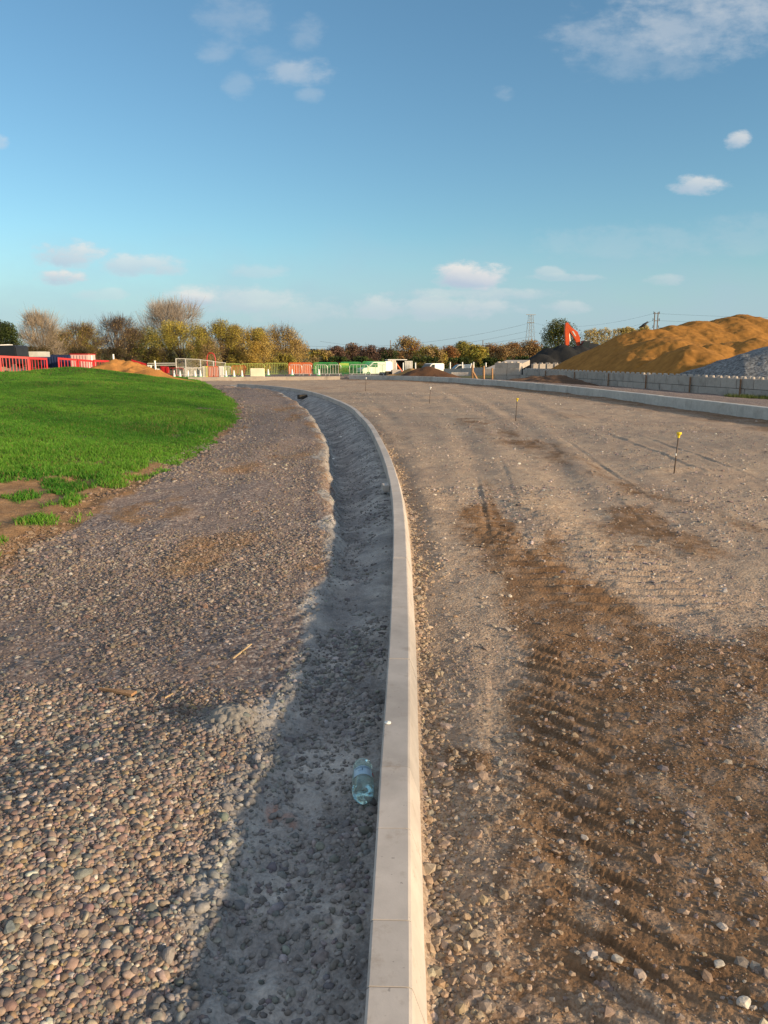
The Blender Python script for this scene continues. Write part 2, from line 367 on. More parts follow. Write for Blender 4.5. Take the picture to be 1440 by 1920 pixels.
def ground_material():
    n = NT('ground_mix'); p = n.pos()
    a = n.new('ShaderNodeAttribute', attribute_name='mask'); b = n.new('ShaderNodeAttribute', attribute_name='mask2')
    sp = n.new('ShaderNodeSeparateColor'); n.link(a.outputs['Color'], sp.inputs[0])
    sp2 = n.new('ShaderNodeSeparateColor'); n.link(b.outputs['Color'], sp2.inputs[0])
    mud, mort, soil, grass = sp.outputs[0], sp.outputs[1], sp.outputs[2], a.outputs['Alpha']
    brk = n.math('ADD', n.math('MULTIPLY', n.math('SUBTRACT', n.noise(14, 6, p, .7), .5), 1.1), n.math('MULTIPLY', n.math('SUBTRACT', n.noise(120, 3, p), .5), .7))
    def crisp(sock, lo, hi, k=1.0):
        m = n.new('ShaderNodeMapRange', interpolation_type='SMOOTHSTEP'); m.inputs['From Min'].default_value = lo; m.inputs['From Max'].default_value = hi
        n.link(n.math('ADD', sock, n.math('MULTIPLY', n.math('MULTIPLY', brk, k), n.math('MULTIPLY', n.math('MULTIPLY', sock, n.math('SUBTRACT', 1.0, sock)), 4.0))), m.inputs['Value']); return m.outputs[0]
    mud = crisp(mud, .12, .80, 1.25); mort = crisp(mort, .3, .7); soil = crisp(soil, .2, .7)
    vo = n.new('ShaderNodeTexVoronoi'); vo.inputs['Scale'].default_value = 55; n.link(p, vo.inputs['Vector'])
    vs = n.new('ShaderNodeSeparateColor'); n.link(vo.outputs['Color'], vs.inputs[0])
    vo2 = n.new('ShaderNodeTexVoronoi'); vo2.inputs['Scale'].default_value = 17; n.link(p, vo2.inputs['Vector'])
    vs2 = n.new('ShaderNodeSeparateColor'); n.link(vo2.outputs['Color'], vs2.inputs[0])
    big = n.noise(.8, 6, p); mid = n.noise(5, 7, p); fin = n.noise(90, 5, p)
    pebr = n.ramp(vs.outputs[0], [(0, (.20, .15, .125)), (.35, (.32, .245, .19)), (.62, (.41, .32, .255)), (.85, (.48, .38, .285)), (1, (.64, .57, .48))])
    pebg = n.ramp(vs.outputs[1], [(0, (.10, .085, .085)), (.4, (.175, .14, .132)), (.75, (.25, .20, .18)), (1, (.42, .37, .33))])
    isroad = sp2.outputs[0]
    peb = n.mix(isroad, pebg, pebr)
    dust = n.ramp(mid, [(.25, (.35, .26, .185)), (.75, (.50, .385, .27))])
    grav = n.mix(n.math('MULTIPLY', isroad, .55), peb, dust)
    grav = n.mix(n.ramp(big, [(.42, (0, 0, 0)), (.66, (1, 1, 1))]), grav, n.mix(.5, grav, (.27, .20, .16)))
    mudc = n.ramp(mid, [(.28, (.115, .064, .033)), (.5, (.195, .116, .063)), (.75, (.32, .21, .13))])
    mudc = n.mix(n.ramp(vs2.outputs[0], [(.86, (0, 0, 0)), (.90, (.35, .35, .35))]), mudc, (.34, .27, .22))
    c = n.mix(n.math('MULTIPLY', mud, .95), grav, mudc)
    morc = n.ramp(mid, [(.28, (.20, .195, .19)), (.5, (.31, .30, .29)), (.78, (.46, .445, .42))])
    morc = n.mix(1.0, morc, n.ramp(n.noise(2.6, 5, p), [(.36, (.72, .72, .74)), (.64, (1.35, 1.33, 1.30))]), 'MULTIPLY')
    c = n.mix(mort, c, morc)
    soilc = n.ramp(mid, [(.25, (.16, .085, .040)), (.55, (.28, .17, .085)), (.8, (.40, .27, .165))])
    c = n.mix(n.math('MULTIPLY', soil, .9), c, soilc)
    grc = n.ramp(mid, [(.3, (.045, .075, .015)), (.7, (.085, .125, .03))])
    c = n.mix(grass, c, grc)
    c = n.mix(sp2.outputs[1], c, (.45, .13, .045))
    c = n.mix(sp2.outputs[2], c, n.ramp(big, [(.35, (.09, .10, .04)), (.65, (.16, .14, .07))]))
    c = n.mix(1.0, c, n.ramp(fin, [(.3, (.72, .72, .72)), (.7, (1.18, 1.18, 1.18))]), 'MULTIPLY')
    h = n.math('ADD', n.math('MULTIPLY', vo.outputs['Distance'], -.55), n.math('MULTIPLY', fin, .6))
    h = n.math('ADD', h, n.math('MULTIPLY', mid, 1.5))
    n.bump(h, .011, .7)
    return n.done(c, .95, .12)

M = {}
M['ground'] = ground_material()
M['stone'] = attr_mat('stone_mix', .8, .25, .3, 70, bump=.002)
M['grass'] = attr_mat('grass_blade', .6, .25, .2, 3, trans=.35)
M['leaf'] = attr_mat('leaf', .7, .2, .25, .8, trans=.3)
M['bark'] = attr_mat('bark', .95, .1, .3, 4)
M['clod'] = attr_mat('clod', .95, .1, .3, 20, bump=.01)

def kerb_material(name, c, stain):
    n = NT(name); p = n.pos()
    f = n.noise(9, 8, p); g = n.noise(2.1, 5, p); sp = n.noise(160, 3, p)
    col = n.ramp(f, [(.25, tuple(v * .86 for v in c)), (.7, tuple(min(v * 1.08, 1) for v in c))])
    col = n.mix(n.ramp(g, [(.5, (0, 0, 0)), (.72, (stain,) * 3)]), col, tuple(v * .6 for v in c))
    col = n.mix(n.ramp(n.noise(13, 7, p, .75), [(.56, (0, 0, 0)), (.74, (stain, stain, stain))]), col, (.27, .215, .165))
    pit = n.ramp(n.noise(55, 2, p), [(.26, (1, 1, 1)), (.30, (0, 0, 0))])
    col = n.mix(n.math('MULTIPLY', pit, .55), col, tuple(v * .35 for v in c))
    oi = n.new('ShaderNodeObjectInfo'); rr = n.ramp(oi.outputs['Random'], [(0, (.90, .90, .90)), (1, (1.06, 1.05, 1.04))])
    col = n.mix(1, col, rr, 'MULTIPLY')
    n.bump(n.math('ADD', n.math('MULTIPLY', sp, .5), f), .0006)
    return n.done(col, .85, .2)
M['kerb'] = kerb_material('kerb_concrete', (.485, .448, .415), .6)
M['wall_block'] = kerb_material('block_concrete', (.43, .392, .35), .8)
M['far_kerb'] = kerb_material('edging_concrete_shaded', (.52, .51, .48), .7)  # edging concrete, base colour lightened for the row in shade
M['lit_kerb'] = kerb_material('edging_concrete_sunlit', (.36, .315, .265), .7)  # same edging concrete, base colour darkened and warmed for the sunlit row
M['wood'] = plain('timber', (.36, .21, .11), .8, .2, .35, 9, .002)
M['rust'] = plain('rusty_brown', (.27, .155, .09), .85, .2, .3, 9)
M['gravel_pile'] = attr_mat('gravel_pile', .95, .1, .75, 7, bump=.06)
M['sand_pile'] = attr_mat('sand_pile', .95, .1, .28, 2.2, bump=.03)
M['wood_new'] = plain('pale_timber', (.55, .40, .22), .8, .2, .25, 9)
M['wood_dark'] = plain('dark_timber', (.05, .045, .04), .85, .2, .3, 9)
M['steel_pin'] = plain('weathered_steel', (.10, .075, .06), .6, .4, .4, 30, 0, .4)
M['cap'] = plain('yellow_plastic', (.85, .62, .03), .45, .4, .08, 10)
M['capw'] = plain('white_plastic', (.80, .80, .76), .5, .4, .06, 10)
M['red'] = plain('red_plastic', (.45, .016, .020), .5, .4, .12, 2)
M['orange'] = plain('orange_plastic', (.60, .125, .035), .5, .4, .12, 2)
M['green'] = plain('green_paint', (.06, .42, .12), .5, .4, .15, 2)
M['lime'] = plain('yellow_green_paint', (.42, .52, .12), .5, .4, .15, 2)
M['galv'] = plain('galvanised_steel', (.58, .57, .53), .5, .5, .12, 3, 0, .3)
M['white'] = plain('white_paint', (.80, .79, .76), .35, .5, .05, 2)
M['cream'] = plain('cream_plastic', (.74, .70, .52), .5, .4, .1, 2)
M['yellow'] = plain('hi_vis_yellow', (.72, .66, .08), .6, .3, .1, 2)
M['navy'] = plain('navy_paint', (.025, .04, .11), .45, .5, .2, 2)
M['dark'] = plain('dark_paint', (.018, .02, .025), .4, .5, .2, 2)
M['glass'] = plain('dark_glass', (.03, .04, .045), .08, .8, .1, 1)
M['rubber'] = plain('rubber', (.02, .02, .02), .8, .2, .2, 8)
M['box'] = plain('container_paint', (.66, .58, .50), .6, .3, .15, 1)
M['pinkish'] = plain('faded_pink_paint', (.62, .42, .40), .6, .3, .12, 1)
M['digger'] = plain('digger_orange', (.55, .075, .014), .45, .4, .15, 2)
M['blackbird'] = plain('black_feather', (.015, .015, .018), .5, .4, .2, 20)
M['pole'] = plain('pole_timber', (.20, .16, .13), .9, .1, .2, 2)
M['pylon'] = plain('pylon_steel', (.30, .31, .31), .6, .4, .1, 1)
M['wire'] = plain('wire', (.05, .05, .055), .6, .4, .1, 1)

# ------------------------------------------------------------------ the ground
def build_ground():
    ys = [.35]
    while ys[-1] < 62: ys.append(ys[-1] * 1.0046 + .0012)
    while ys[-1] < 2600: ys.append(ys[-1] * 1.045)
    ys = np.array(ys)
    us = np.concatenate([np.linspace(-1.5, -.56, 90, endpoint=False), np.linspace(-.56, .56, 640, endpoint=False), np.linspace(.56, 1.5, 91)])
    U, Y = np.meshgrid(us, ys); X = U * (Y + .55)
    x = X.ravel(); y = Y.ravel()
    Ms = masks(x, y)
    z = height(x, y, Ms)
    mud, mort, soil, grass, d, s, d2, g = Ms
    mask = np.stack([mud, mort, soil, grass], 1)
    road = sst(.02, .08, d) * (d2 < .05)
    paint = sst(.1, .5, fbm(x * 16, y * 10, 131, 3)) * np.exp(-(((x + .36) / .10) ** 2 + ((y - 2.33) / .12) ** 2) ** 2) * .45
    far = sst(60, 80, y)
    mask2 = np.stack([road, paint, far], 1)
    V = np.stack([x, y, z], 1)
    nr, nc = X.shape
    i = np.arange(nr - 1)[:, None] * nc + np.arange(nc - 1)[None, :]
    Q = np.stack([i, i + 1, i + 1 + nc, i + nc], -1).reshape(-1, 4)
    cd = d[Q].mean(1); cg = g[Q].mean(1); cd2 = d2[Q].mean(1); cy = y[Q].mean(1)
    reg = np.where(cg < 0, 2, np.where(cd2 > .06, 3, np.where(cd > 0, 0, 1)))
    reg[cy > 62] = 3
    for k, nm in enumerate(('road', 'gravel_path', 'grass_bank', 'ground')):
        q = Q[reg == k]; used, inv = np.unique(q, return_inverse=True)
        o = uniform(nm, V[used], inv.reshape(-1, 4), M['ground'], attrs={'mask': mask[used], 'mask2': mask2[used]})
        o['kind'] = 'structure'
    return
build_ground()
mb = MB(); mb.add([(-5000, -800, -1.7), (5000, -800, -1.7), (5000, 6000, -1.7), (-5000, 6000, -1.7)], [(0, 1, 2, 3)])
tag(mb.build('field', plain('field', (.11, .12, .05), .95, .1, .3, .01)), kind='structure')

# ------------------------------------------------------------------ loose stones
def ico(sub):
    bm = bmesh.new(); bmesh.ops.create_icosphere(bm, subdivisions=sub, radius=1)
    V = np.array([v.co for v in bm.verts]); Fa = np.array([[v.index for v in f.verts] for f in bm.faces]); bm.free(); return V, Fa

def protos(sub, n, rough, flat):
    V, Fa = ico(sub); out = []
    for k in range(n):
        S = np.array([1, rng.uniform(.62, .95), rng.uniform(.45, .8) * flat])
        W = V.copy()
        for j in range(4 if rough > .1 else 2):                      # cut facets
            nrm = rng.normal(size=3); nrm /= np.linalg.norm(nrm); c = rng.uniform(.55, .85) if rough > .1 else rng.uniform(.8, .95)
            t = W @ nrm; W = W - np.maximum(t - c, 0)[:, None] * nrm * .9
        W = W * (1 + rng.normal(size=(len(V), 1)) * rough) * S
        out.append(W)
    return np.array(out), Fa

def stones(name, pos, size, colr, sub, rough, smooth, label_kind='stuff', bury=.25, flat=.9):
    P, Fa = protos(sub, 14, rough, flat); n = len(pos)
    k = rng.integers(0, len(P), n); a = rng.uniform(0, 2 * math.pi, n); tx = rng.normal(0, .35, n); ty = rng.normal(0, .35, n)
    ca, sa = np.cos(a), np.sin(a); cx, sx = np.cos(tx), np.sin(tx); cy, sy = np.cos(ty), np.sin(ty)
    Rz = np.zeros((n, 3, 3)); Rz[:, 0, 0] = ca; Rz[:, 0, 1] = -sa; Rz[:, 1, 0] = sa; Rz[:, 1, 1] = ca; Rz[:, 2, 2] = 1
    Rx = np.zeros((n, 3, 3)); Rx[:, 0, 0] = 1; Rx[:, 1, 1] = cx; Rx[:, 1, 2] = -sx; Rx[:, 2, 1] = sx; Rx[:, 2, 2] = cx
    Ry = np.zeros((n, 3, 3)); Ry[:, 1, 1] = 1; Ry[:, 0, 0] = cy; Ry[:, 0, 2] = sy; Ry[:, 2, 0] = -sy; Ry[:, 2, 2] = cy
    Rm = Rz @ Rx @ Ry
    V = np.einsum('nij,nvj->nvi', Rm, P[k]) * size[:, None, None]
    c = pos.copy(); c[:, 2] += size * (.55 - bury * 1.6)
    V = (V + c[:, None, :]).reshape(-1, 3); nv = P.shape[1]
    Fs = (Fa[None] + (np.arange(n) * nv)[:, None, None]).reshape(-1, 3)
    o = uniform(name, V, Fs, M['stone'], smooth=smooth, attrs={'col': np.repeat(colr, nv, 0)})
    o['kind'] = label_kind; return o

PEB = np.array([(.42, .29, .20), (.37, .23, .175), (.23, .20, .195), (.15, .165, .17), (.50, .41, .31), (.46, .30, .12), (.17, .115, .10), (.62, .56, .50), (.30, .20, .17), (.26, .235, .19)])
PEBP = np.array([.20, .17, .14, .09, .09, .06, .08, .03, .10, .04])
CRU = np.array([(.34, .28, .24), (.40, .34, .29), (.27, .21, .19), (.24, .21, .20), (.47, .41, .36), (.33, .25, .19), (.20, .17, .16), (.58, .54, .49)])
CRUP = np.array([.2, .16, .17, .12, .11, .12, .09, .03])

def pick(pal, p, n, jit=.14):
    c = pal[rng.choice(len(pal), n, p=p / p.sum())]
    return np.clip(c * (1 + rng.normal(0, jit, (n, 1))) * (1 + rng.normal(0, .04, (n, 3))), .01, .9)

def scatter(x0, x1, y0, y1, dens):
    n = int((x1 - x0) * (y1 - y0) * dens)
    return rng.uniform(x0, x1, n), rng.uniform(y0, y1, n)

def keepin(x, y, pad=.12):
    return np.abs(x) < (y * .5 + .55 + pad) + (rng.random(len(x)) < .62) * 1.5

def lay(name, boxes, prob, sz, pal, palp, sub, rough, smooth, bury=.25, dull=None, flat=.9):
    X = []; Y = []
    for b in boxes:
        x, y = scatter(*b); X.append(x); Y.append(y)
    x = np.concatenate(X); y = np.concatenate(Y); k = keepin(x, y); x = x[k]; y = y[k]
    Ms = masks(x, y); p = prob(x, y, Ms); k = rng.uniform(0, 1, len(x)) < p
    x = x[k]; y = y[k]; Ms = tuple(m[k] for m in Ms)
    z = height(x, y, Ms)
    size = sz(x, y, Ms, len(x))
    c = pick(pal, palp, len(x))
    if dull is not None: c = dull(c, x, y, Ms)
    return stones(name, np.stack([x, y, z], 1), size, c, sub, rough, smooth, bury=bury, flat=flat)

def logn(n, med, sg, lo, hi): return np.clip(med * np.exp(rng.normal(0, sg, n)), lo, hi)

def left_open(M_, pad=.0): return (M_[4] < -.065) & (M_[7] > -.15)
def dull_left(c, x, y, M_):
    m = np.clip(M_[1] * 1.05, 0, 1)[:, None] * .9; s_ = (M_[2] * .55)[:, None]
    c = c * (1 - m) + np.array([.235, .23, .225]) * (.7 + .6 * rng.random((len(c), 1))) * m
    return c * (1 - s_) + np.array([.24, .145, .08]) * s_
def strip(x, y, d):
    e = d + .02 * fbm(y * 2.2, x * 0, 149, 3); return sst(.155, .17, e) * sst(.285, .262, e) * sst(3.3, 3.8, y) * sst(5.4, 4.9, y)
def dull_road(c, x, y, M_):
    m = (M_[0] * .45)[:, None]; f = (sst(1, .2, M_[4]) * .35)[:, None]
    c = c * (1 - m) + np.array([.17, .115, .075]) * m
    return c * (1 - f) + np.array([.36, .27, .175]) * f

# rounded pebbles close by, on the left
PEB = (PEB * .62 + PEB.mean(1, keepdims=True) * .38) * np.array([.79, .78, .76]); CRU2 = CRU * np.array([.63, .625, .615])
lay('pebble_gravel', [(-3.1, -.05, 1.0, 3.4, 20000)],
    lambda x, y, M_: left_open(M_) * (1 - M_[1] * .93) * sst(3.5, 2.8, y + .5 * (x + .9)) * sst(-.12, .05, 1.0 - np.abs(x + .9) * 0),
    lambda x, y, M_, n: logn(n, .0060, .46, .003, .0185), PEB, PEBP, 2, .045, True, .22, dull_left)
# crushed gravel further along the left
lay('crushed_gravel', [(-3.4, -.05, 2.6, 6.5, 3600), (-4.2, -.05, 6.5, 13, 1100), (-6.2, 0, 13, 24, 330), (-10, -1, 24, 44, 90)],
    lambda x, y, M_: left_open(M_) * (1 - M_[1] * .8) * (1 - M_[2] * .55) * sst(-.75, .1, fbm(x * 1.2, y * .6, 141, 3)) * sst(2.4, 3.2, y + .4 * (x + .9)),
    lambda x, y, M_, n: logn(n, .0076, .42, .0035, .026) * (1 + y * .02) * (1 + .6 * np.exp(-((M_[7] - .15) / .3) ** 2)), CRU2, CRUP, 1, .10, False, .33, dull_left)
# dark clods on the mortar beside the kerb
lay('mortar_crumbs', [(-1.1, .02, 1.0, 4.5, 3600), (-1.3, .1, 4.5, 10, 900), (-3, .1, 10, 22, 260)],
    lambda x, y, M_: (M_[4] < -.075) * M_[1] * sst(-.5, .45, fbm(x * 4, y * 3, 143, 3)),
    lambda x, y, M_, n: logn(n, .0088, .5, .003, .026), np.array([(.22, .216, .21), (.17, .167, .166), (.29, .28, .27)]), np.array([.4, .4, .2]), 1, .12, True, .3)
# rough crushed stone on the road
lay('road_stones', [(.08, 4.2, 1.0, 4.2, 1900), (.1, 6.5, 4.2, 9, 850), (-.4, 7.5, 9, 18, 210), (-1.5, 9.3, 18, 34, 50)],
    lambda x, y, M_: (M_[4] > .10) * (M_[6] < -.1) * np.clip(1.0 - .58 * M_[0] + .6 * sst(.5, .1, M_[4]), 0, 1) * (1 - .93 * strip(x, y, M_[4])) * sst(-.7, .3, fbm(x * 1.5, y * .9, 145, 4)) ** 1.3,
    lambda x, y, M_, n: logn(n, .0060, .55, .0025, .024) * (1 + y * .03) * (1 + .55 * sst(.32, .12, M_[4])), CRU, CRUP, 1, .12, False, .34, dull_road)
lay('kerbside_stones', [(.08, .55, 1.0, 5.6, 5200), (-.1, .6, 5.6, 13, 1500)],
    lambda x, y, M_: (M_[4] > .10) * np.exp(-((M_[4] - .13) / .10) ** 2) * sst(-.6, .2, fbm(x * 4, y * 1.3, 148, 3)) * (1 - .9 * strip(x, y, M_[4])),
    lambda x, y, M_, n: logn(n, .0072, .42, .003, .020) * (1 + y * .02), CRU * np.array([1.08, .98, .82]), CRUP, 1, .10, False, .28, dull_road)
lay('road_grit', [(.08, 4.2, 1.0, 4.5, 5200)],
    lambda x, y, M_: (M_[4] > .09) * sst(-.6, .4, fbm(x * 2.5, y * 1.6, 146, 4)) * (1 - .5 * M_[0]),
    lambda x, y, M_, n: logn(n, .0034, .35, .0018, .007), CRU * .85, CRUP, 1, .12, False, .25, dull_road)

# single stones one can point at
def rock(loc_px, size, colr, label, name='loose_stone', cat='stone', grp=None, flat=.7, seed=0):
    x, y = gnd(*loc_px); r_ = np.random.default_rng(seed)
    V, Fa = ico(3); 
    for j in range(9):
        nrm = r_.normal(size=3); nrm /= np.linalg.norm(nrm); t = V @ nrm; V = V - np.maximum(t - r_.uniform(.5, .8), 0)[:, None] * nrm * .95
    V = V * np.array([1, r_.uniform(.6, .9), flat]) * size * (1 + .02 * r_.normal(size=(len(V), 1)))
    o = uniform(name, V, Fa, M['stone'], smooth=False, attrs={'col': np.tile(np.array([colr]), (len(V), 1))}, loc=(x, y, hz(x, y) + size * flat * .45))
    o.rotation_euler = (0, 0, r_.uniform(0, 6)); return tag(o, label, cat, grp)
rock((1395, 1885), .020, (.48, .45, .40), 'pale rounded stone in the brown mud at the bottom right corner', seed=1)
rock((1095, 1568), .018, (.45, .40, .35), 'pale pointed stone on the dark mud beside the tyre track', flat=.4, seed=2)
rock((1050, 1570), .013, (.43, .37, .32), 'small rounded pale stone just left of the pointed stone on the mud', seed=3)
rock((1160, 1795), .019, (.43, .39, .33), 'pale flat-sided stone on the mud below the middle of the road', flat=.5, seed=4)
rock((1347, 1805), .019, (.43, .40, .35), 'pale long stone on the mud near the right-hand side of the road', flat=.5, seed=5)
rock((1355, 1730), .016, (.52, .44, .37), 'beige angular stone on the mud above the pale long stone', seed=6)
rock((160, 1685), .030, (.19, .20, .18), 'large grey-green wedge-shaped stone among the pebbles at the left', flat=.5, seed=7)
rock((318, 1802), .026, (.24, .22, .205), 'large smooth grey cobble at the edge of the pebbles by the mortar', flat=.75, seed=8)
rock((25, 1800), .026, (.15, .17, .17), 'dark blue-green stone among the pebbles at the left edge', flat=.6, seed=9)
rock((907, 1247), .017, (.55, .47, .36), 'flat pale stone on the edge of the tyre track in the road gravel', flat=.35, seed=10)
rock((868, 1290), .013, (.45, .36, .27), 'tan stone on the gravel strip between kerb and tyre track', seed=11)
rock((385, 1140), .03, (.42, .27, .20), 'reddish tan stone standing out of the gravel left of the trench', seed=12)

# lumpy spill of pale mortar
x0, y0 = gnd(430, 1372)
def mortar_spill():
    n = 110; g = np.linspace(-.13, .13, n); X, Y = np.meshgrid(g, g); Z = np.full(X.shape, -.02); r_ = np.random.default_rng(77)
    for k in range(330):
        cx, cy = r_.normal(0, .045, 2); q = math.hypot(cx / 1.1, cy); rr = float(np.clip(.008 * math.exp(r_.normal(0, .45)), .003, .018)) * (1.15 if q < .05 else .8)
        cz = .012 * math.exp(-(q / .055) ** 2) + rr * .2 - .004
        Z = np.maximum(Z, cz + np.sqrt(np.maximum(rr * rr - (X - cx) ** 2 - (Y - cy) ** 2, 0)) - np.where((X - cx) ** 2 + (Y - cy) ** 2 > rr * rr, .06, 0))
    Z = Z + .0015 * fbm(X * 160, Y * 160, 78, 3)
    wx = X.ravel() * 1.15 + x0; wy = Y.ravel() + y0 + .02
    V = np.stack([X.ravel() * 1.15, Y.ravel() + .02, height(wx, wy) + np.maximum(Z.ravel(), -.02)], 1); i = np.arange(n - 1)[:, None] * n + np.arange(n - 1)
    Q = np.stack([i, i + 1, i + 1 + n, i + n], -1).reshape(-1, 4)
    o = uniform('mortar_spill', V, Q, M['clod'], attrs={'col': np.tile(np.array([(.25, .236, .215)]), (len(V), 1))}, loc=(x0, y0, 0))
    tag(o, 'lumpy spill of pale grey mortar where the pebbles meet the dark haunching', 'mortar spill')
mortar_spill()

# ------------------------------------------------------------------ grass
def build_grass():
    X = []; Y = []; S = []
    for x0, x1, y0, y1, dens, sc in ((-7, -2.5, 1.0, 8.5, 1300, .85), (-9, -2.4, 8.5, 14, 900, .85), (-14, -2.6, 14, 24, 380, 1.0), (-22, -3, 24, 40, 140, 1.4), (-28, -8, 40, 54, 40, 2.2)):
        x, y = scatter(x0, x1, y0, y1, dens); k = np.abs(x) < y * .5 + 2.6; X.append(x[k]); Y.append(y[k]); S.append(np.full(k.sum(), sc))
    x = np.concatenate(X); y = np.concatenate(Y); sc = np.concatenate(S)
    Ms = masks(x, y); k = rng.random(len(x)) < Ms[3] ** 1.3
    x = x[k]; y = y[k]; sc = sc[k]; Ms = tuple(m[k] for m in Ms); z = height(x, y, Ms)
    nb = 7; n = len(x) * nb
    sp = np.repeat(sc, nb)
    bx = np.repeat(x, nb) + rng.normal(0, .022, n) * sp; by = np.repeat(y, nb) + rng.normal(0, .022, n) * sp; bz = np.repeat(z, nb) - .006
    patch = np.repeat(fbm(x * .5, y * .35, 151, 3), nb)
    h = (.026 + .034 * rng.random(n) ** 1.5) * (1 + .75 * patch) * (.75 + .25 * sp)
    w = (.0032 + .002 * rng.random(n)) * sp * 1.15
    a = rng.uniform(0, 2 * math.pi, n); lean = rng.uniform(.15, .9, n) * h; la = rng.uniform(0, 2 * math.pi, n)
    cx, cy = np.cos(a) * w, np.sin(a) * w; lx, ly = np.cos(la) * lean, np.sin(la) * lean
    V = np.empty((n, 5, 3))
    V[:, 0] = np.stack([bx - cx, by - cy, bz], 1); V[:, 1] = np.stack([bx + cx, by + cy, bz], 1)
    V[:, 2] = np.stack([bx + cx * .8 + lx * .4, by + cy * .8 + ly * .4, bz + h * .6], 1); V[:, 3] = np.stack([bx - cx * .8 + lx * .4, by - cy * .8 + ly * .4, bz + h * .6], 1)
    V[:, 4] = np.stack([bx + lx, by + ly, bz + h], 1)
    i = np.arange(n)[:, None] * 5
    loops = np.concatenate([i, i + 1, i + 2, i + 3, i + 3, i + 2, i + 4], 1).ravel()
    st = (np.arange(n)[:, None] * 7 + np.array([0, 4])).ravel(); to = np.tile([4, 3], n)
    c1 = np.array([.048, .190, .018]); c2 = np.array([.150, .335, .034]); c3 = np.array([.23, .19, .07])
    t = np.clip(.5 + .9 * np.repeat(fbm(x * .8, y * .5, 157, 4), nb) + rng.normal(0, .25, n), 0, 1)[:, None]; c = c1 * (1 - t) + c2 * t
    dry = (rng.random(n) < .07 + .12 * (patch > .35))[:, None]; c = np.where(dry, c3, c)
    np_mesh('grass', V.reshape(-1, 3), loops, st, to, M['grass'], smooth=False, attrs={'col': np.repeat(c, 5, 0)})['kind'] = 'stuff'
build_grass()

# ------------------------------------------------------------------ kerbs
def arclen(line):
    return np.concatenate([[0], np.cumsum(np.hypot(*np.diff(line, axis=0).T))])

def along(line, L, s):
    s = np.clip(s, 0, L[-1]); x = np.interp(s, L, line[:, 0]); y = np.interp(s, L, line[:, 1])
    e = .15; xa = np.interp(s - e, L, line[:, 0]); ya = np.interp(s - e, L, line[:, 1]); xb = np.interp(s + e, L, line[:, 0]); yb = np.interp(s + e, L, line[:, 1])
    t = Vector((xb - xa, yb - ya, 0)).normalized(); return Vector((x, y, 0)), t, Vector((t.y, -t.x, 0))

def kerb_piece(name, line, L, s0, s1, prof, mat, zoff=0, jit=0, nseg=4):
    """one stone swept along the line; origin at its middle"""
    mid, t, nrm = along(line, L, (s0 + s1) / 2); V = []; Fs = []; n = len(prof)
    jx = random.uniform(-jit, jit); jz = random.uniform(-jit, jit)
    ss = [s0] + [s0 + (s1 - s0) * k / nseg for k in range(1, nseg)] + [s1]
    for s_ in ss:
        c, t, nr = along(line, L, s_)
        for a, h in prof: V.append(c + nr * (a + jx) + Vector((0, 0, h + jz + zoff)) - mid)
    for i in range(len(ss) - 1):
        for k in range(n): Fs.append((i * n + k, i * n + (k + 1) % n, (i + 1) * n + (k + 1) % n, (i + 1) * n + k))
    Fs += [tuple(range(n))[::-1], tuple((len(ss) - 1) * n + k for k in range(n))]
    o = MB().add(V, Fs).build(name, mat, loc=mid); return o

ORD = ['first', 'second', 'third', 'fourth', 'fifth', 'sixth', 'seventh', 'eighth', 'ninth', 'tenth', 'eleventh', 'twelfth', 'thirteenth', 'fourteenth', 'fifteenth', 'sixteenth', 'seventeenth', 'eighteenth', 'nineteenth']
TENS = {20: 'twenty', 30: 'thirty', 40: 'forty', 50: 'fifty', 60: 'sixty'}
def ordw(i):
    if i < 19: return ORD[i]
    k = i + 1; t = k // 10 * 10
    return (TENS[t][:-1] + 'ieth') if k == t else TENS[t] + '-' + ORD[k - t - 1]

PL = [(-.050, -.14), (-.050, .124), (-.044, .130), (.044, .130), (.051, .126), (.0555, .115), (.0830, .030), (.0865, .015), (.0865, -.14)]
LL = arclen(LK)
def s_at_y(yv): return float(np.interp(yv, LK[:, 1], LL))
jy = [.15, .93, 1.468, 1.674, 2.054, 2.406, 3.365]
js = [s_at_y(v) for v in jy]
while js[-1] + .915 < LL[-1]: js.append(js[-1] + .915)
vis = 0
for i in range(len(js) - 1):
    o = kerb_piece('kerb_stone', LK, LL, js[i] + .0016, js[i + 1] - .0016, PL, M['kerb'], jit=.0015)
    yy = o.location.y
    if i == 4: lb = 'pale kerb stone directly beside the green bottle'
    elif i == 5: lb = 'pale kerb stone carrying the small white disc on its top'
    elif i < 4: lb = ['pale kerb stone at the very bottom of the picture, nearest the camera', 'pale kerb stone at the bottom edge, before the short stones', 'very short pale kerb stone, between the bottom stone and the bottle', 'pale kerb stone just before the one beside the bottle'][i]
    else: lb = 'pale kerb stone, %s beyond the white disc in the curved row' % ordw(i - 6)
    tag(o, lb, 'kerb stone', 'pale kerb stones in the curved row beside the trench')

RL = arclen(RK); k = 0; s_ = 2.0
PR = [(-.10, -.2), (-.10, .305), (-.085, .32), (.085, .32), (.10, .305), (.10, -.2)]
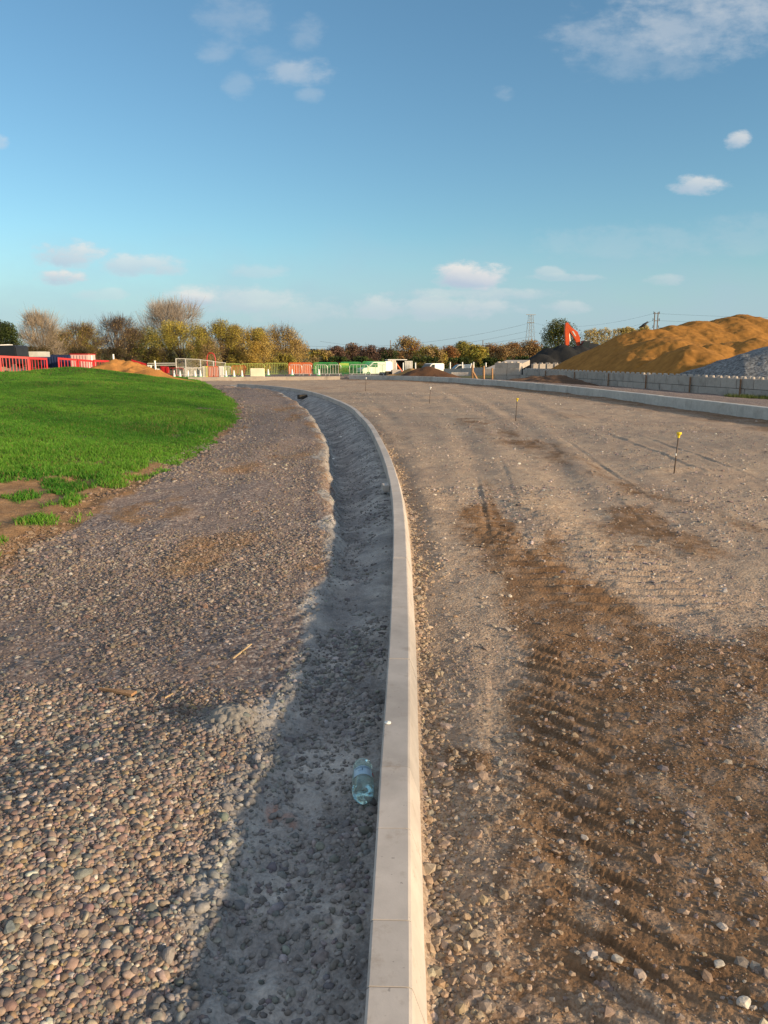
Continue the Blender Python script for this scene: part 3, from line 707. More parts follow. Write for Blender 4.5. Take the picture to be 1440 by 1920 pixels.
# lateral: the road lies on the left of this line
while s_ + .95 < RL[-1] - .05:
    p, _, _ = along(RK, RL, s_ + .45)
    if abs(p.x) < p.y * .5 + 1.2:
        o = kerb_piece('edging_stone', RK, RL, s_ + .003, s_ + .912, [(-b, h) for b, h in PR][::-1], M['far_kerb'], jit=.003, nseg=2)
        tag(o, 'tall grey edging stone, %s from the right in the far shaded row' % ordw(k), 'kerb stone', 'grey edging stones along the far side of the road'); k += 1
    s_ += .915
FL = arclen(FK); s_ = .12; k = 0
while s_ + .95 < FL[-1]:
    o = kerb_piece('edging_stone', FK, FL, s_ + .003, s_ + .912, [(-b, h) for b, h in PR][::-1], M['lit_kerb'], -.09, jit=.003, nseg=1)
    tag(o, 'sunlit cream edging stone, %s left of the shaded corner' % ordw(k), 'kerb stone', 'sunlit edging stones in front of the barriers'); k += 1; s_ += .915

# white disc on the kerb, blocks and scraps by the trench
x, y = gnd(727, 1355, .131)
mb = MB(); mb.lathe([(.0, .0045), (.0025, .0045), (.003, .003), (.010, .003), (.0125, .0015), (.0125, -.001)], 20)
tag(mb.build('survey_disc', M['capw'], smooth=True, loc=(x, y, .1315)), 'small round white disc stuck on top of the kerb stone', 'survey marker')
x, y = gnd(725, 918, .05)
tag(MB().box((0, 0, 0), (.075, .17, .07)).build('concrete_offcut', M['kerb'], bevel=.006, loc=(x - .012, y, .075), rz=.12), 'small pale concrete offcut leaning on the trench side of the kerb', 'concrete offcut')
x, y = gnd(567, 742)
tag(MB().box((0, 0, 0), (.36, .22, .17)).build('timber_block', M['wood_dark'], bevel=.01, loc=(x, y, hz(x, y) + .10), rz=.5), 'dark timber block lying in the trench against the far kerb', 'timber block')
for px, py, sz, lb in ((639, 812, .05, 'white scrap of plastic low in the trench, the farther one'), (624, 850, .055, 'white scrap of plastic low in the trench, the nearer one'), (655, 1335, .008, 'tiny white chip on the grey mortar left of the kerb disc')):
    x, y = gnd(px, py, -.12 if py < 1000 else 0); bm_ = MB()
    V = [(rx * sz, ry * sz, rz_ * sz) for rx, ry, rz_ in ((-.5, -.3, 0), (.4, -.45, .05), (.55, .25, .3), (-.1, .5, .12), (-.55, .2, .35), (0, 0, .42))]
    bm_.add(V, [(0, 1, 5), (1, 2, 5), (2, 3, 5), (3, 4, 5), (4, 0, 5), (4, 3, 2, 1, 0)])
    tag(bm_.build('plastic_scrap', M['capw'], loc=(x, y, hz(x, y) + .004)), lb, 'litter')

# wooden wedge and splinters
def flat_wood(px0, py0, px1, py1, w0, w1, th, mat, name, label):
    a = Vector((*gnd(px0, py0), 0)); b = Vector((*gnd(px1, py1), 0)); a.z = hz(a.x, a.y) + .012; b.z = hz(b.x, b.y) + .016
    c = (a + b) / 2; t = (b - a).normalized(); n = Vector((-t.y, t.x, 0)); up = Vector((0, 0, th))
    V = [a - n * w0 - c, a + n * w0 - c, b + n * w1 - c, b - n * w1 - c]; V += [v + up for v in V]
    o = MB().add(V, [(3, 2, 1, 0), (4, 5, 6, 7), (0, 1, 5, 4), (1, 2, 6, 5), (2, 3, 7, 6), (3, 0, 4, 7)]).build(name, mat, bevel=.001, loc=c)
    return tag(o, label, 'wood scrap')
flat_wood(186, 1296, 252, 1308, .003, .020, .012, M['wood'], 'timber_wedge', 'brown tapered wooden wedge lying on the gravel at the left')
flat_wood(437, 1242, 472, 1219, .004, .003, .006, M['wood_new'], 'wood_splinter', 'long pale wooden splinter lying on the gravel left of the trench')
flat_wood(309, 1312, 325, 1307, .004, .003, .005, M['wood_new'], 'wood_splinter', 'short pale wooden splinter to the right of the brown wedge')

# ------------------------------------------------------------------ bottle
def bottle():
    n = NT('clear_green_plastic')
    n.bsdf.inputs['Transmission Weight'].default_value = .80; n.bsdf.inputs['IOR'].default_value = 1.18
    pet = n.done((.70, .88, .84), .10, .9)
    a = Vector((*gnd(690, 1522), 0)); b = Vector((*gnd(684, 1440), 0)); c = (a + b) / 2
    root = empty('plastic_bottle', (c.x - .012, c.y, hz(c.x, c.y) + .036), 0, 'clear green plastic bottle with torn label lying against the kerb', 'bottle')
    # base at -Y, shoulder at +Y, slightly nose down
    Mx = Matrix.Rotation(R(2), 4, 'Z') @ Matrix.Rotation(R(-90 - 5), 4, 'X') @ Matrix.Rotation(.4, 4, 'Z') @ Matrix.Translation((0, 0, -.125))
    pr = [(.003, .012), (.012, .006), (.022, .0), (.030, .002), (.0355, .012), (.0378, .028), (.0385, .045), (.0385, .075), (.038, .098), (.0385, .100), (.0385, .148), (.036, .153), (.0315, .164),
          (.0268, .176), (.0255, .184), (.0280, .193), (.0335, .206), (.0345, .216), (.033, .228), (.027, .240), (.018, .249), (.0135, .254), (.0125, .270)]
    def mod(a, i, r, h): return 1 + (.05 * math.cos(5 * a) * (1 - h / .03) if h < .03 else 0) + (.012 * math.cos(10 * a) if .03 < h < .095 else 0)
    MB().lathe(pr, 60, Mx, mod).build('body', pet, root, smooth=True)
    n = NT('bottle_label'); tc = n.obj()
    n.bsdf.inputs['Alpha'].default_value = 1
    lab = n.done(n.ramp(n.noise(40, 3, tc), [(.3, (.28, .42, .55)), (.7, (.40, .53, .62))]), .35, .5)
    prl = [(.0392, .084), (.0392, .149)]
    def part(prof, a0, a1, mat, name, parent, nn=20):
        V = []; Fs = []
        for i, (r, h) in enumerate(prof):
            for k in range(nn + 1):
                a = a0 + (a1 - a0) * k / nn; V.append(Mx @ Vector((r * math.cos(a), r * math.sin(a), h)))
        for i in range(len(prof) - 1):
            for k in range(nn): Fs.append((i * (nn + 1) + k, i * (nn + 1) + k + 1, (i + 1) * (nn + 1) + k + 1, (i + 1) * (nn + 1) + k))
        return MB().add(V, Fs).build(name, mat, parent, smooth=True)
    # upper side of the lying bottle is at angle th0
    inv = Mx.inverted().to_3x3(); up = inv @ Vector((0, 0, 1)); th0 = math.atan2(up.y, up.x)
    l = part(prl, th0 - .95, th0 + .85, lab, 'label', root)
    ink = plain('label_ink', (.03, .06, .12), .5, .3, .1, 5); redink = plain('label_red', (.42, .06, .06), .5, .3, .1, 5)
    part([(.0396, .1400), (.0396, .1425)], th0 - .75, th0 + .7, ink, 'print_line', l)
    part([(.0396, .1325), (.0396, .1345)], th0 - .75, th0 + .7, ink, 'print_line', l)
    part([(.0396, .1130), (.0396, .1310)], th0 - .06, th0 + .0, ink, 'print_line', l, 3)
    part([(.0396, .1130), (.0396, .1150)], th0 - .45, th0 + .0, ink, 'print_line', l, 6)
    part([(.0397, .108), (.0397, .130)], th0 + .95, th0 + 1.35, redink, 'red_patch', root, 6)
bottle()

# ------------------------------------------------------------------ road pins
def road_pin(px, py, ptop, label, tape):
    x, y = gnd(px, py); z = hz(x, y)
    D = y; top = at(px, ptop, D).z; H = top - z; lean = .055
    root = empty('road_pin', (x, y, z), 0, label, 'road pin', 'steel pins standing in the road')
    MB().tube([(0, 0, -.15), (lean * H, 0, H - .02)], .009, 8).build('shaft', M['steel_pin'], root, smooth=True)
    mb = MB(); T = Matrix.Translation((lean * H, 0, H - .07)) @ Matrix.Rotation(R(4), 4, 'Y')
    mb.lathe([(.0, .0), (.014, .0), (.017, .03), (.026, .045), (.032, .052), (.032, .072), (.026, .076), (.0, .078)], 16, T)
    mb.build('cap', M['cap'] if tape != 2 else M['capw'], root, smooth=False)
    if tape == 1: MB().lathe([(.0105, 0), (.0105, .03)], 10, Matrix.Translation((lean * H * .46, 0, H * .44))).build('tape_band', M['capw'], root)
road_pin(1263, 886, 811, 'yellow capped steel pin with white tape band, nearest pin on the road', 1)
road_pin(966, 789, 747, 'yellow capped steel pin in the middle of the road, second nearest', 0)
road_pin(805, 757, 726, 'dull capped steel pin beside the low gravel ring', 2)
road_pin(685, 734, 708, 'small pale capped steel pin farthest away near the road bend', 2)

# ------------------------------------------------------------------ block wall
WA = Vector((18.1, 29.6, 0)); WB = Vector((11.55, 66.7, 0)); wdir = (WB - WA).normalized(); wn = Vector((wdir.y, -wdir.x, 0)); WL = (WB - WA).length
WZ = -.42; BH = .47; BL = 1.27; BW = .62
def block(name, s, course, label, length=BL, knobs=True, c=None, rz=None, zbase=WZ, group='concrete blocks of the long wall'):
    p = WA + wdir * s + wn * (BW / 2) if c is None else Vector(c)
    mb = MB(); mb.box((0, 0, BH / 2), (length - .03, BW, BH - .022))
    me = mb
    if knobs:
        for kx in ((-.32, .32) if length > .9 else (0,)):
            for ky in (-.15, .15):
                me.lathe([(.0, .10), (.07, .10), (.095, .07), (.105, 0)], 10, Matrix.Translation((kx * length / 1.27, ky, BH - .006)))
    o = me.build(name, M['wall_block'], bevel=0, loc=(p.x, p.y, zbase + course * BH), rz=math.atan2(wdir.y, wdir.x) if rz is None else rz)
    o.rotation_euler.z += random.uniform(-.006, .006); o.location.x += random.uniform(-.008, .008)
    return tag(o, label, 'concrete block', group)
nt = int(WL / BL)
for c in (0, 1):
    k = 0; s = BL / 2 + (.63 if c == 0 else 0)
    while s + BL / 2 < WL + .4:
        p = WA + wdir * s
        if abs(p.x) < p.y * .5 + 1.0:
            block('wall_block', s, c, 'grey concrete block, %s from right in the %s course of the long wall' % (ordw(k), 'upper' if c else 'lower'), knobs=(c == 1)); k += 1
        s += BL
for i, (px, lb) in enumerate(((967, 'rusty brown post at the left end of the block wall'), (1016, 'rusty brown post against the block wall below the dark heap'), (1069, 'rusty brown post against the block wall where the sand heap starts'), (1131, 'rusty brown post against the middle of the block wall'),
                              (1200, 'rusty brown post against the block wall below the black bird'), (1281, 'rusty brown post against the block wall left of the grey heap'), (1373, 'rusty brown post against the block wall nearest the right edge'))):
    # meet the wall line on this bearing
    k_ = (px - 720) / F / CP; best = min((abs((WA + wdir * s).x - wn.x * -.1 - k_ * (WA + wdir * s).y * 1.0), s) for s in np.arange(0, WL, .05))[1]
    p = WA + wdir * best - wn * .07
    MBp = MB(); MBp.box((0, 0, .44), (.045, .045, 1.06)); MBp.box((.025, 0, .44), (.012, .075, 1.06))
    tag(MBp.build('wall_post', M['rust'], loc=(p.x, p.y, WZ - .05), rz=math.atan2(wdir.y, wdir.x)), lb, 'post', 'posts along the block wall')
# end pile
EP = at(944, 712, 61); rz0 = -.45
ex = Vector((math.cos(rz0), math.sin(rz0), 0))
ez = -.32
pile = [(0, 0, 0, 'left of two'), (1, 0, 0, 'right of two'), (0, 1, 0, 'left of two'), (1, 1, 0, 'right of two'), (0, 2, 0, 'left of two'), (1, 2, 0, 'right of two')]
for i, c, o_, nm in pile:
    block('pile_block', 0, c, 'grey block of the end pile, %s in the %s layer' % (nm, ('bottom', 'middle', 'top')[c]), length=1.0, knobs=(c == 2), c=EP + ex * (i * 1.0 - .15), rz=rz0, zbase=ez, group='concrete blocks of the end pile')
# second row of blocks behind the wall by the dark heap
for i, px in enumerate((1008, 1020, 1034, 1048)):
    p = at(px, 683, 76); block('bay_block', 0, 0, 'concrete block of the bay wall behind, %s from the left under the dark heap' % ORD[i], length=1.1, c=(p.x, p.y, 0), rz=.15, zbase=p.z - BH + .05, group='concrete blocks of the bay wall')
a = at(953, 692, 70); b = at(990, 675, 82)
mb = MB(); t = (b - a).normalized(); nn = Vector((-t.y, t.x, 0)).normalized()
V = [a - nn * .2 - a, a + nn * 2.2 - a, b + nn * 2.2 - a, b - nn * .2 - a]; V += [v - Vector((0, 0, .5)) for v in V]
tag(mb.add(V, [(0, 1, 2, 3), (7, 6, 5, 4), (0, 4, 5, 1), (1, 5, 6, 2), (2, 6, 7, 3), (3, 7, 4, 0)]).build('concrete_ramp', M['wall_block'], loc=a), 'sloping concrete ramp between the end pile and the dark heap', 'ramp')

# timber stakes
def stake(px, py0, py1, D, w, mat, name, label, grp=None, brace=False, lean=0):
    a = at(px, py0, D); b = at(px + lean, py1, D); H = b.z - a.z
    root_mb = MB(); root_mb.tube([(0, 0, -.1), (b.x - a.x, 0, H)], w, 4, w * .9)
    if brace:
        root = empty(name, a, 0, label, 'post', grp); root_mb.build('upright', mat, root); MB().tube([(.03, 0, H * .55), (H * .35, -.1, -.02)], w * .8, 4).build('brace', mat, root); return
    return tag(root_mb.build(name, mat, loc=a), label, 'post', grp)
stake(886, 714, 684, 47, .075, M['wood'], 'timber_stake', 'brown timber stake with a diagonal brace behind the far edging', None, True)
stake(907, 714, 686, 47, .07, M['wood'], 'timber_stake', 'tall plain brown timber stake right of the braced stake')
stake(923, 714, 690, 47, .055, M['wood'], 'timber_stake', 'thin brown timber stake against the end pile of blocks')
for px, py0, py1, D, lean, lb in ((844, 694, 679, 84, 0, 'white slender post before the bonnet of the right van'), (867, 693, 679, 84, 0, 'white slender post behind the right van'), (888, 692, 679, 84, 0, 'white slender post right of the tilted plank'),
                                  (911, 692, 680, 84, 0, 'white slender post left of the end pile'), (878, 692, 681, 82, 6, 'tilted pale plank between white posts'), (779, 693, 680, 84, 0, 'white slender post beside the left van'),
                                  (756, 694, 680, 90, 0, 'white slender post before the open container door'), (743, 694, 680, 90, 0, 'white slender post in front of the container opening')):
    stake(px, py0 + 8, py1, D, .075, M['white'], 'white_post', lb, None, False, lean)
for px, py0, py1, lb in ((172, 690, 667, 'pale post standing left of the orange soil heap'), (213, 690, 664, 'leaning pale post at the top of the orange soil heap'), (291, 696, 676, 'pale post right of the orange soil heap')):
    stake(px + 1, py0, py1, 54, .07, M['galv'], 'pale_post', lb, None, False, -2)

# ------------------------------------------------------------------ heaps
def heap(name, bumps, bbox, base, col, label, seed, rough=.10, n=150, wallclip=False, cat='heap', mat='clod'):
    x0, x1, y0, y1 = bbox; xs = np.linspace(x0, x1, n); ys = np.linspace(y0, y1, n); X, Y = np.meshgrid(xs, ys)
    wx = X + .7 * fbm(X * .35, Y * .35, seed, 4); wy = Y + .7 * fbm(X * .35 + 9, Y * .35, seed + 2, 4)
    Z = np.full(X.shape, -1.0)
    for bx, by, h, r, sh in bumps:
        q = np.hypot((wx - bx), (wy - by) * sh)
        cone = h * np.maximum(1.16 - np.sqrt((q / r) ** 2 + .0256), -.6)
        Z = np.maximum(Z, cone)
    Z = Z + rough * fbm(X * .9, Y * .9, seed + 5, 6, .65) * np.clip(Z * 2 + .4, 0, 1)
    dw = (X - WA.x) * wn.x + (Y - WA.y) * wn.y
    if wallclip: Z = np.minimum(Z, np.where(dw > .66, .72 + np.maximum(dw - .7, 0) * .75, -.3))
    Z = np.where(Z < -.25, -.25, Z)
    V = np.stack([X.ravel(), Y.ravel(), Z.ravel() + base], 1); i = np.arange(n - 1)[:, None] * n + np.arange(n - 1)
    Q = np.stack([i, i + 1, i + 1 + n, i + n], -1).reshape(-1, 4)
    Q = Q[(Z.ravel()[Q] > -.2).any(1)]
    used, inv = np.unique(Q, return_inverse=True)
    c = np.array(col)[None] * (1 + .18 * fbm(X * .8, Y * .8, seed + 9, 4).ravel()[:, None])
    ctr = np.array([(x0 + x1) / 2, (y0 + y1) / 2, base])
    o = uniform(name, V[used] - ctr, inv.reshape(-1, 4), M[mat], attrs={'col': c[used]}, loc=ctr); return tag(o, label, cat)
def B(px, py, D, r, base, sh=1.0, zadd=0):
    p = at(px, py, D); return (p.x, p.y, p.z - base + zadd, r, sh)
gb = -.4
def BH_(px, py, D, k=2.15):
    p = at(px, py, D); h = p.z - gb; return (p.x, p.y, h, h * k, 1.0)
heap('sand_heap', [BH_(1395, 591, 63), BH_(1362, 595, 62), BH_(1318, 603, 61), BH_(1268, 610, 60), BH_(1222, 617, 59), BH_(1190, 634, 60), BH_(1160, 652, 61.5, 1.7), BH_(1125, 671, 63, 1.6), BH_(1098, 684, 65, 1.5), BH_(1440, 601, 63), BH_(1500, 598, 64), BH_(1570, 600, 64), BH_(1250, 632, 55),
                  BH_(1292, 648, 48, 1.7), BH_(1268, 657, 48.5, 1.7), BH_(1340, 646, 50.5, 1.6), BH_(1375, 640, 52), BH_(1410, 634, 51, 1.8), BH_(1215, 668, 51, 1.8), BH_(1480, 632, 52, 1.8), BH_(1165, 674, 56, 1.8)],
     (10, 48, 34, 78), gb, (.31, .150, .037), 'huge orange sand heap behind the concrete block wall', 201, .17, 400, wallclip=True, mat='sand_pile')
heap('gravel_heap', [B(1462, 646, 42, 6.6, gb), B(1530, 640, 43, 8, gb), B(1400, 664, 41.5, 5.4, gb)], (14.5, 38, 30, 56), gb, (.20, .21, .22), 'grey gravel heap in front of the sand at the right edge', 221, .12, 200, wallclip=True, mat='gravel_pile')
heap('dark_heap', [B(1060, 645, 88, 5.0, -.9), B(1085, 648, 90, 5.2, -.9), B(1036, 652, 88, 4.8, -.9), B(1012, 664, 86, 4.2, -.9), B(1106, 652, 90, 4.6, -.9)], (9, 34, 76, 100), -.9, (.026, .027, .028), 'dark grey heap of spoil in front of the excavator', 231, .2, 140)
heap('soil_heap', [B(805, 687, 57, 2.0, .1), B(818, 690, 57, 1.9, .1), B(792, 690, 57, 1.6, .1)], (-.5, 9, 53, 61), .08, (.115, .062, .036), 'brown soil heap behind the far edging near the container', 241, .12, 90)
heap('rubble_heap', [B(772, 693, 58, 1.5, .1), B(759, 696, 58, 1.2, .1), B(781, 693, 58.5, 1.4, .1)], (-1.2, 6, 54, 62), .08, (.42, .25, .10), 'sandy rubble heap left of the brown soil heap', 251, .3, 90)
heap('orange_soil_heap', [B(222, 673, 47, 2.3, .35), B(242, 677, 47, 2.2, .35), B(262, 687, 46, 1.8, .35), B(280, 697, 45, 1.5, .35)], (-24, -8, 40, 53), .35, (.42, .20, .06), 'orange soil heap beyond the grass bank', 261, .34, 140)
heap('spoil_mound', [B(1040, 705, 52, 2.2, -.15), B(1010, 706, 54, 2.0, -.15), B(985, 708, 54, 1.6, -.15)], (7, 16, 47, 60), -.2, (.12, .075, .05), 'low brown spoil mound between the edging and the block wall', 271, .3, 90)

# low pale beams and loose blocks beyond the road
def beam(pa, pb, D1, D2, h, th, mat, name, label, cat):
    a = at(*pa, D1); b = at(*pb, D2); a.z -= h / 2; b.z -= h / 2; c = (a + b) / 2; t = (b - a); rot = t.to_track_quat('X', 'Z').to_matrix()
    return tag(MB().box((0, 0, 0), (t.length, th, h), rot).build(name, mat, loc=c), label, cat)
beam((834, 692), (928, 688), 78, 74, .75, .4, M['kerb'], 'concrete_beam', 'long pale concrete beam behind the timber stakes', 'beam')
beam((846, 698), (878, 698), 66, 66, .28, .5, M['kerb'], 'concrete_beam', 'short pale slab lying right of the brown soil heap', 'beam')
for px, pt, pb, D, w, mat, lb in ((743, 693, 706, 59, .72, M['kerb'], 'pale concrete block standing before the container'), (729, 696, 706, 59, .5, M['wood_dark'], 'dark block left of the pale concrete block'), (717, 698, 705, 60, .45, M['wood_dark'], 'small dark block at the front wheel of the green fenced van')):
    a = at(px, pb, D); t = at(px, pt, D); H = t.z - a.z
    tag(MB().box((0, 0, H / 2), (w, w, H)).build('site_block', mat, bevel=.02, loc=a, rz=.1), lb, 'block')

# ------------------------------------------------------------------ barriers and fences
def barrier(pxa, pxb, pt, pb, D, mat, name, label, grp, nb=14, rnd=.12, sheet=None, D2=None, foot=True, lower=.12, bar=.012):
    """upright barrier between two bearings"""
    D2 = D if D2 is None else D2
    a = at(pxa, pb, D); b = at(pxb, pb, D2); H = at(pxa, pt, D).z - a.z; z0 = min(a.z, b.z); c = (a + b) / 2; c.z = z0
    W = math.hypot(b.x - a.x, b.y - a.y); rz = math.atan2(b.y - a.y, b.x - a.x)
    root = empty(name, c, rz, label, 'barrier', grp); w = W / 2 - .02
    pts = [(-w, 0, lower), (-w, 0, H - rnd), (-w + rnd * .3, 0, H - rnd * .3), (-w + rnd, 0, H), (w - rnd, 0, H), (w - rnd * .3, 0, H - rnd * .3), (w, 0, H - rnd), (w, 0, lower)]
    MB().tube(pts, .022, 6, closed=True).build('frame', mat, root)
    mb = MB()
    for k in range(1, nb): xk = -w + 2 * w * k / nb; mb.tube([(xk, 0, lower), (xk, 0, H - .01)], bar, 4)
    mb.build('bars', mat, root)
    if sheet is not None:
        MB().box((0, .03, H * .5 + lower * .5), (2 * w - .1, .012, H - lower - .12)).build('panel', sheet, root)
    if foot:
        for sx in (-1, 1):
            MB().tube([(sx * w * .75, -.3, 0.01), (sx * w * .75, 0, lower + .02), (sx * w * .75, .3, 0.01)], .02, 5).build('foot', mat, root)
    return root
G1 = 'green barriers in the far line'
barrier(421, 452, 682, 705, 63, M['lime'], 'green_barrier', 'yellowish green barrier behind the orange board and white block', G1, 12)
barrier(452, 496, 682, 705, 63, M['lime'], 'green_barrier', 'yellowish green barrier rising behind the cream block', G1, 14)
barrier(496, 540, 681, 704, 63, M['lime'], 'green_barrier', 'yellowish green barrier left of the orange mesh barrier', G1, 14)
barrier(541, 586, 680, 704, 62.5, M['orange'], 'orange_barrier', 'orange mesh barrier in the middle of the far line', None, 34, bar=.02)
barrier(588, 634, 680, 703, 63, M['green'], 'green_barrier', 'green barrier right of the orange mesh barrier', G1, 30, bar=.014)
barrier(638, 678, 679, 704, 62, M['green'], 'green_barrier', 'bright green barrier with a yellow board hung behind it', G1, 30, bar=.014)
barrier(679, 724, 678, 704, 61, M['green'], 'green_barrier', 'bright green barrier in front of the white van', G1, 30, bar=.014)
a = at(637, 700, 62.6); H = at(637, 682, 62.6).z - a.z
tag(MB().box((.35, 0, H / 2 + .05), (.75, .05, H)).build('yellow_board', M['yellow'], loc=a), 'yellow board standing behind the green barrier', 'board')
G2 = 'galvanised barriers in the far line'
for pa, pb_, lb in ((543, 566, 'galvanised barrier before the left half of the orange mesh'), (566, 585, 'galvanised barrier before the right half of the orange mesh'), (592, 614, 'galvanised barrier before the green barrier, left one'), (614, 640, 'galvanised barrier before the green barrier, right one'),
                    (655, 690, 'galvanised barrier in front of the bonnet of the van'), (690, 724, 'galvanised barrier in front of the white van body')):
    barrier(pa, pb_, 684, 704, 59.5, M['galv'], 'crowd_barrier', lb, G2, 5)
barrier(345, 378, 689, 709, 55, M['galv'], 'crowd_barrier', 'slanting galvanised barrier at the edge of the grass bank', G2, 14, D2=58)
barrier(412, 434, 687, 707, 57, M['galv'], 'crowd_barrier', 'galvanised barrier right of the red and white boards', G2, 8)
barrier(434, 462, 686, 706, 57, M['orange'], 'orange_barrier', 'orange and pale barrier left of the cream block', None, 10)
barrier(318, 345, 690, 707, 58, M['red'], 'red_barrier', 'thin red barrier frame left of the slanting galvanised barrier', None, 4)
for pa, pb_, mt, lb in ((380, 386, M['cream'], 'narrow cream board next to the yellow board'), (386, 391, M['yellow'], 'narrow yellow board left of the orange boards'), (391, 400, M['orange'], 'orange red plastic board, left of the pair'), (401, 410, M['orange'], 'orange red plastic board, right of the pair'), (411, 420, M['capw'], 'white plastic board right of the orange pair')):
    a = at((pa + pb_) / 2, 707, 57); H = at(pa, 687, 57).z - a.z; W = (pb_ - pa) * 57 / F
    mb = MB(); mb.box((0, 0, H / 2), (W, .05, H))
    root = empty('plastic_board', a, .1, lb, 'board'); mb.build('panel', mt, root, bevel=.008)
    mb = MB()
    for k in (-.3, 0, .3): mb.box((k * W, -.035, H * .5), (W * .10, .02, H * .86))
    mb.build('slats', M['galv'], root)
a = at(483, 706.5, 56); H = at(483, 690.5, 56).z - a.z
mb = MB(); mb.prism([(-.52, 0), (.52, 0), (.50, .12), (.50, H), (-.50, H), (-.50, .12)], .42); 
tag(mb.build('water_barrier', M['cream'], bevel=.03, loc=a, rz=.08), 'cream plastic block barrier in front of the green barriers', 'barrier')
for i, (px, D, lb) in enumerate(((327, 56, 'white cone at the foot of the grass bank, leftmost'), (338, 56, 'white cone second from the left by the grass bank'), (353, 56, 'white cone before the slanting barrier, left one'), (366, 55.5, 'white cone before the slanting barrier, middle one'), (376, 55.5, 'white cone before the slanting barrier, right one'),
                         (424, 55.5, 'white cone with green foot right of the white board'), (439, 55.5, 'white cone before the orange and pale barrier, left one'), (454, 55.5, 'white cone before the orange and pale barrier, right one'), (503, 58, 'white cone right of the cream block'), (548, 58, 'white cone before the orange mesh barrier'), (598, 58, 'white cone before the green barrier right of the orange mesh'))):
    a = at(px, 707 if px < 480 else 704, D); mb = MB()
    if i == 0:
        cone0 = empty('traffic_cone', a, 0, lb, 'cone', 'white cones along the barriers')
        MB().lathe([(.10, .03), (.085, .1), (.035, .46), (.0, .48)], 12).build('cone', M['capw'], cone0, smooth=True)
        MB().box((0, 0, .02), (.26, .26, .05)).build('base', M['green'], cone0, bevel=.01)
    else:
        c_ = copy_tree(cone0); c_.location = a; tag(c_, lb)
# tall open fence panels
G3 = 'open steel fence panels behind the barriers'
for pa, pb_, ta, tb, lb in ((331, 349, 672.5, 673, 'open steel fence panel, leftmost behind the barriers'), (349, 377, 673, 674.5, 'open steel fence panel, second from the left behind the barriers'), (377, 401, 674.5, 678, 'open steel fence panel left of the red hoop'), (401, 424, 678, 681, 'open steel fence panel right of the red hoop')):
    a = at(pa, 706, 66); b = at(pb_, 706, 67); Ha = at(pa, ta, 66).z - a.z; Hb = at(pb_, tb, 67).z - b.z
    root = empty('steel_fence', a, math.atan2(b.y - a.y, b.x - a.x), lb, 'fence', G3); W = (b - a).length
    mb = MB(); mb.tube([(0.02, 0, 0), (0.02, 0, Ha)], .032, 6); mb.tube([(W - .02, 0, 0), (W - .02, 0, Hb)], .032, 6); mb.tube([(0, 0, Ha), (W, 0, Hb)], .026, 6); mb.tube([(0, 0, Ha * .52), (W, 0, Hb * .52)], .022, 6); mb.tube([(0, 0, .12), (W, 0, .12)], .022, 6)
    mb.build('frame', M['galv'], root)
    mb = MB()
    for k in range(1, 14): mb.tube([(W * k / 14, 0, .12), (W * k / 14, 0, Ha + (Hb - Ha) * k / 14)], .004, 3)
    mb.build('mesh', M['galv'], root)
a = at(397, 704, 68); H = at(397, 662, 68).z - a.z
mb = MB(); w = .36; mb.tube([(-w, 0, 0), (-w, 0, H - .5), (-w * .85, 0, H - .2), (-w * .4, 0, H), (w * .4, 0, H), (w * .85, 0, H - .2), (w, 0, H - .5), (w, 0, 0)], .05, 6)
tag(mb.build('red_hoop', M['red'], loc=a), 'red metal hoop rising above the fence panels', 'hoop')
# rails of the fence left of the panels
for i, py in enumerate((681.5, 685)):
    a = at(276, py, 64); b = at(331, py - .5, 65); tag(MB().tube([(0, 0, 0), b - a], .03, 5).build('fence_rail', M['galv'], loc=a), 'thin pale rail left of the fence panels, the %s one' % ('upper', 'lower')[i], 'rail')

# red slatted barriers at the left
GR = 'red slatted barriers beyond the grass bank'
def red_barrier(pxa, pxb, ta, tb, pb, D1, D2, label):
    a = at(pxa, pb, D1); b = at(pxb, pb, D2); Ha = at(pxa, ta, D1).z; Hb = at(pxb, tb, D2).z
    W = math.hypot(b.x - a.x, b.y - a.y); root = empty('slatted_barrier', a, math.atan2(b.y - a.y, b.x - a.x), label, 'barrier', GR)
    ha = Ha - a.z; hb = Hb - a.z
    mb = MB(); V = [(0, -.02, ha - .12), (0, -.02, ha), (W, -.02, hb), (W, -.02, hb - .12)]; V += [(x_, .04, z_) for x_, _, z_ in V]
    mb.add(V, [(0, 1, 2, 3), (7, 6, 5, 4), (0, 4, 5, 1), (1, 5, 6, 2), (2, 6, 7, 3), (3, 7, 4, 0)])
    for x_, hh in ((.04, ha), (W - .04, hb)): mb.box((x_, .01, hh / 2 - .06), (.09, .055, hh - .12))
    mb.build('frame', M['red'], root)
    mb = MB(); n = max(5, int(W / .17))
    for k in range(1, n): x_ = W * k / n; hh = ha + (hb - ha) * k / n; mb.box((x_, .01, hh / 2 - .06), (.040, .02, hh - .13))
    mb.build('slats', M['red'] if W > 0 else M['red'], root)
    for x_ in (W * .2, W * .8): MB().box((x_, 0, .03), (.08, .5, .06)).build('foot', M['rubber'], root)
red_barrier(1, 56, 666.5, 669, 697, 44, 45, 'red slatted barrier at the left edge beyond the grass')
red_barrier(56, 90, 669.5, 671, 696, 45, 46, 'red slatted barrier, second from the left edge')
red_barrier(110, 146, 670, 673, 693, 47.5, 48, 'red slatted barrier in front of the navy container')
red_barrier(147, 176, 673, 675.5, 693, 48, 49, 'red slatted barrier in front of the pink box')
red_barrier(177, 206, 674.5, 676, 692, 49, 50, 'red slatted barrier just left of the orange soil heap')
red_barrier(248, 275, 674, 682, 700, 50, 50, 'tilted red slatted barrier behind the orange soil heap')
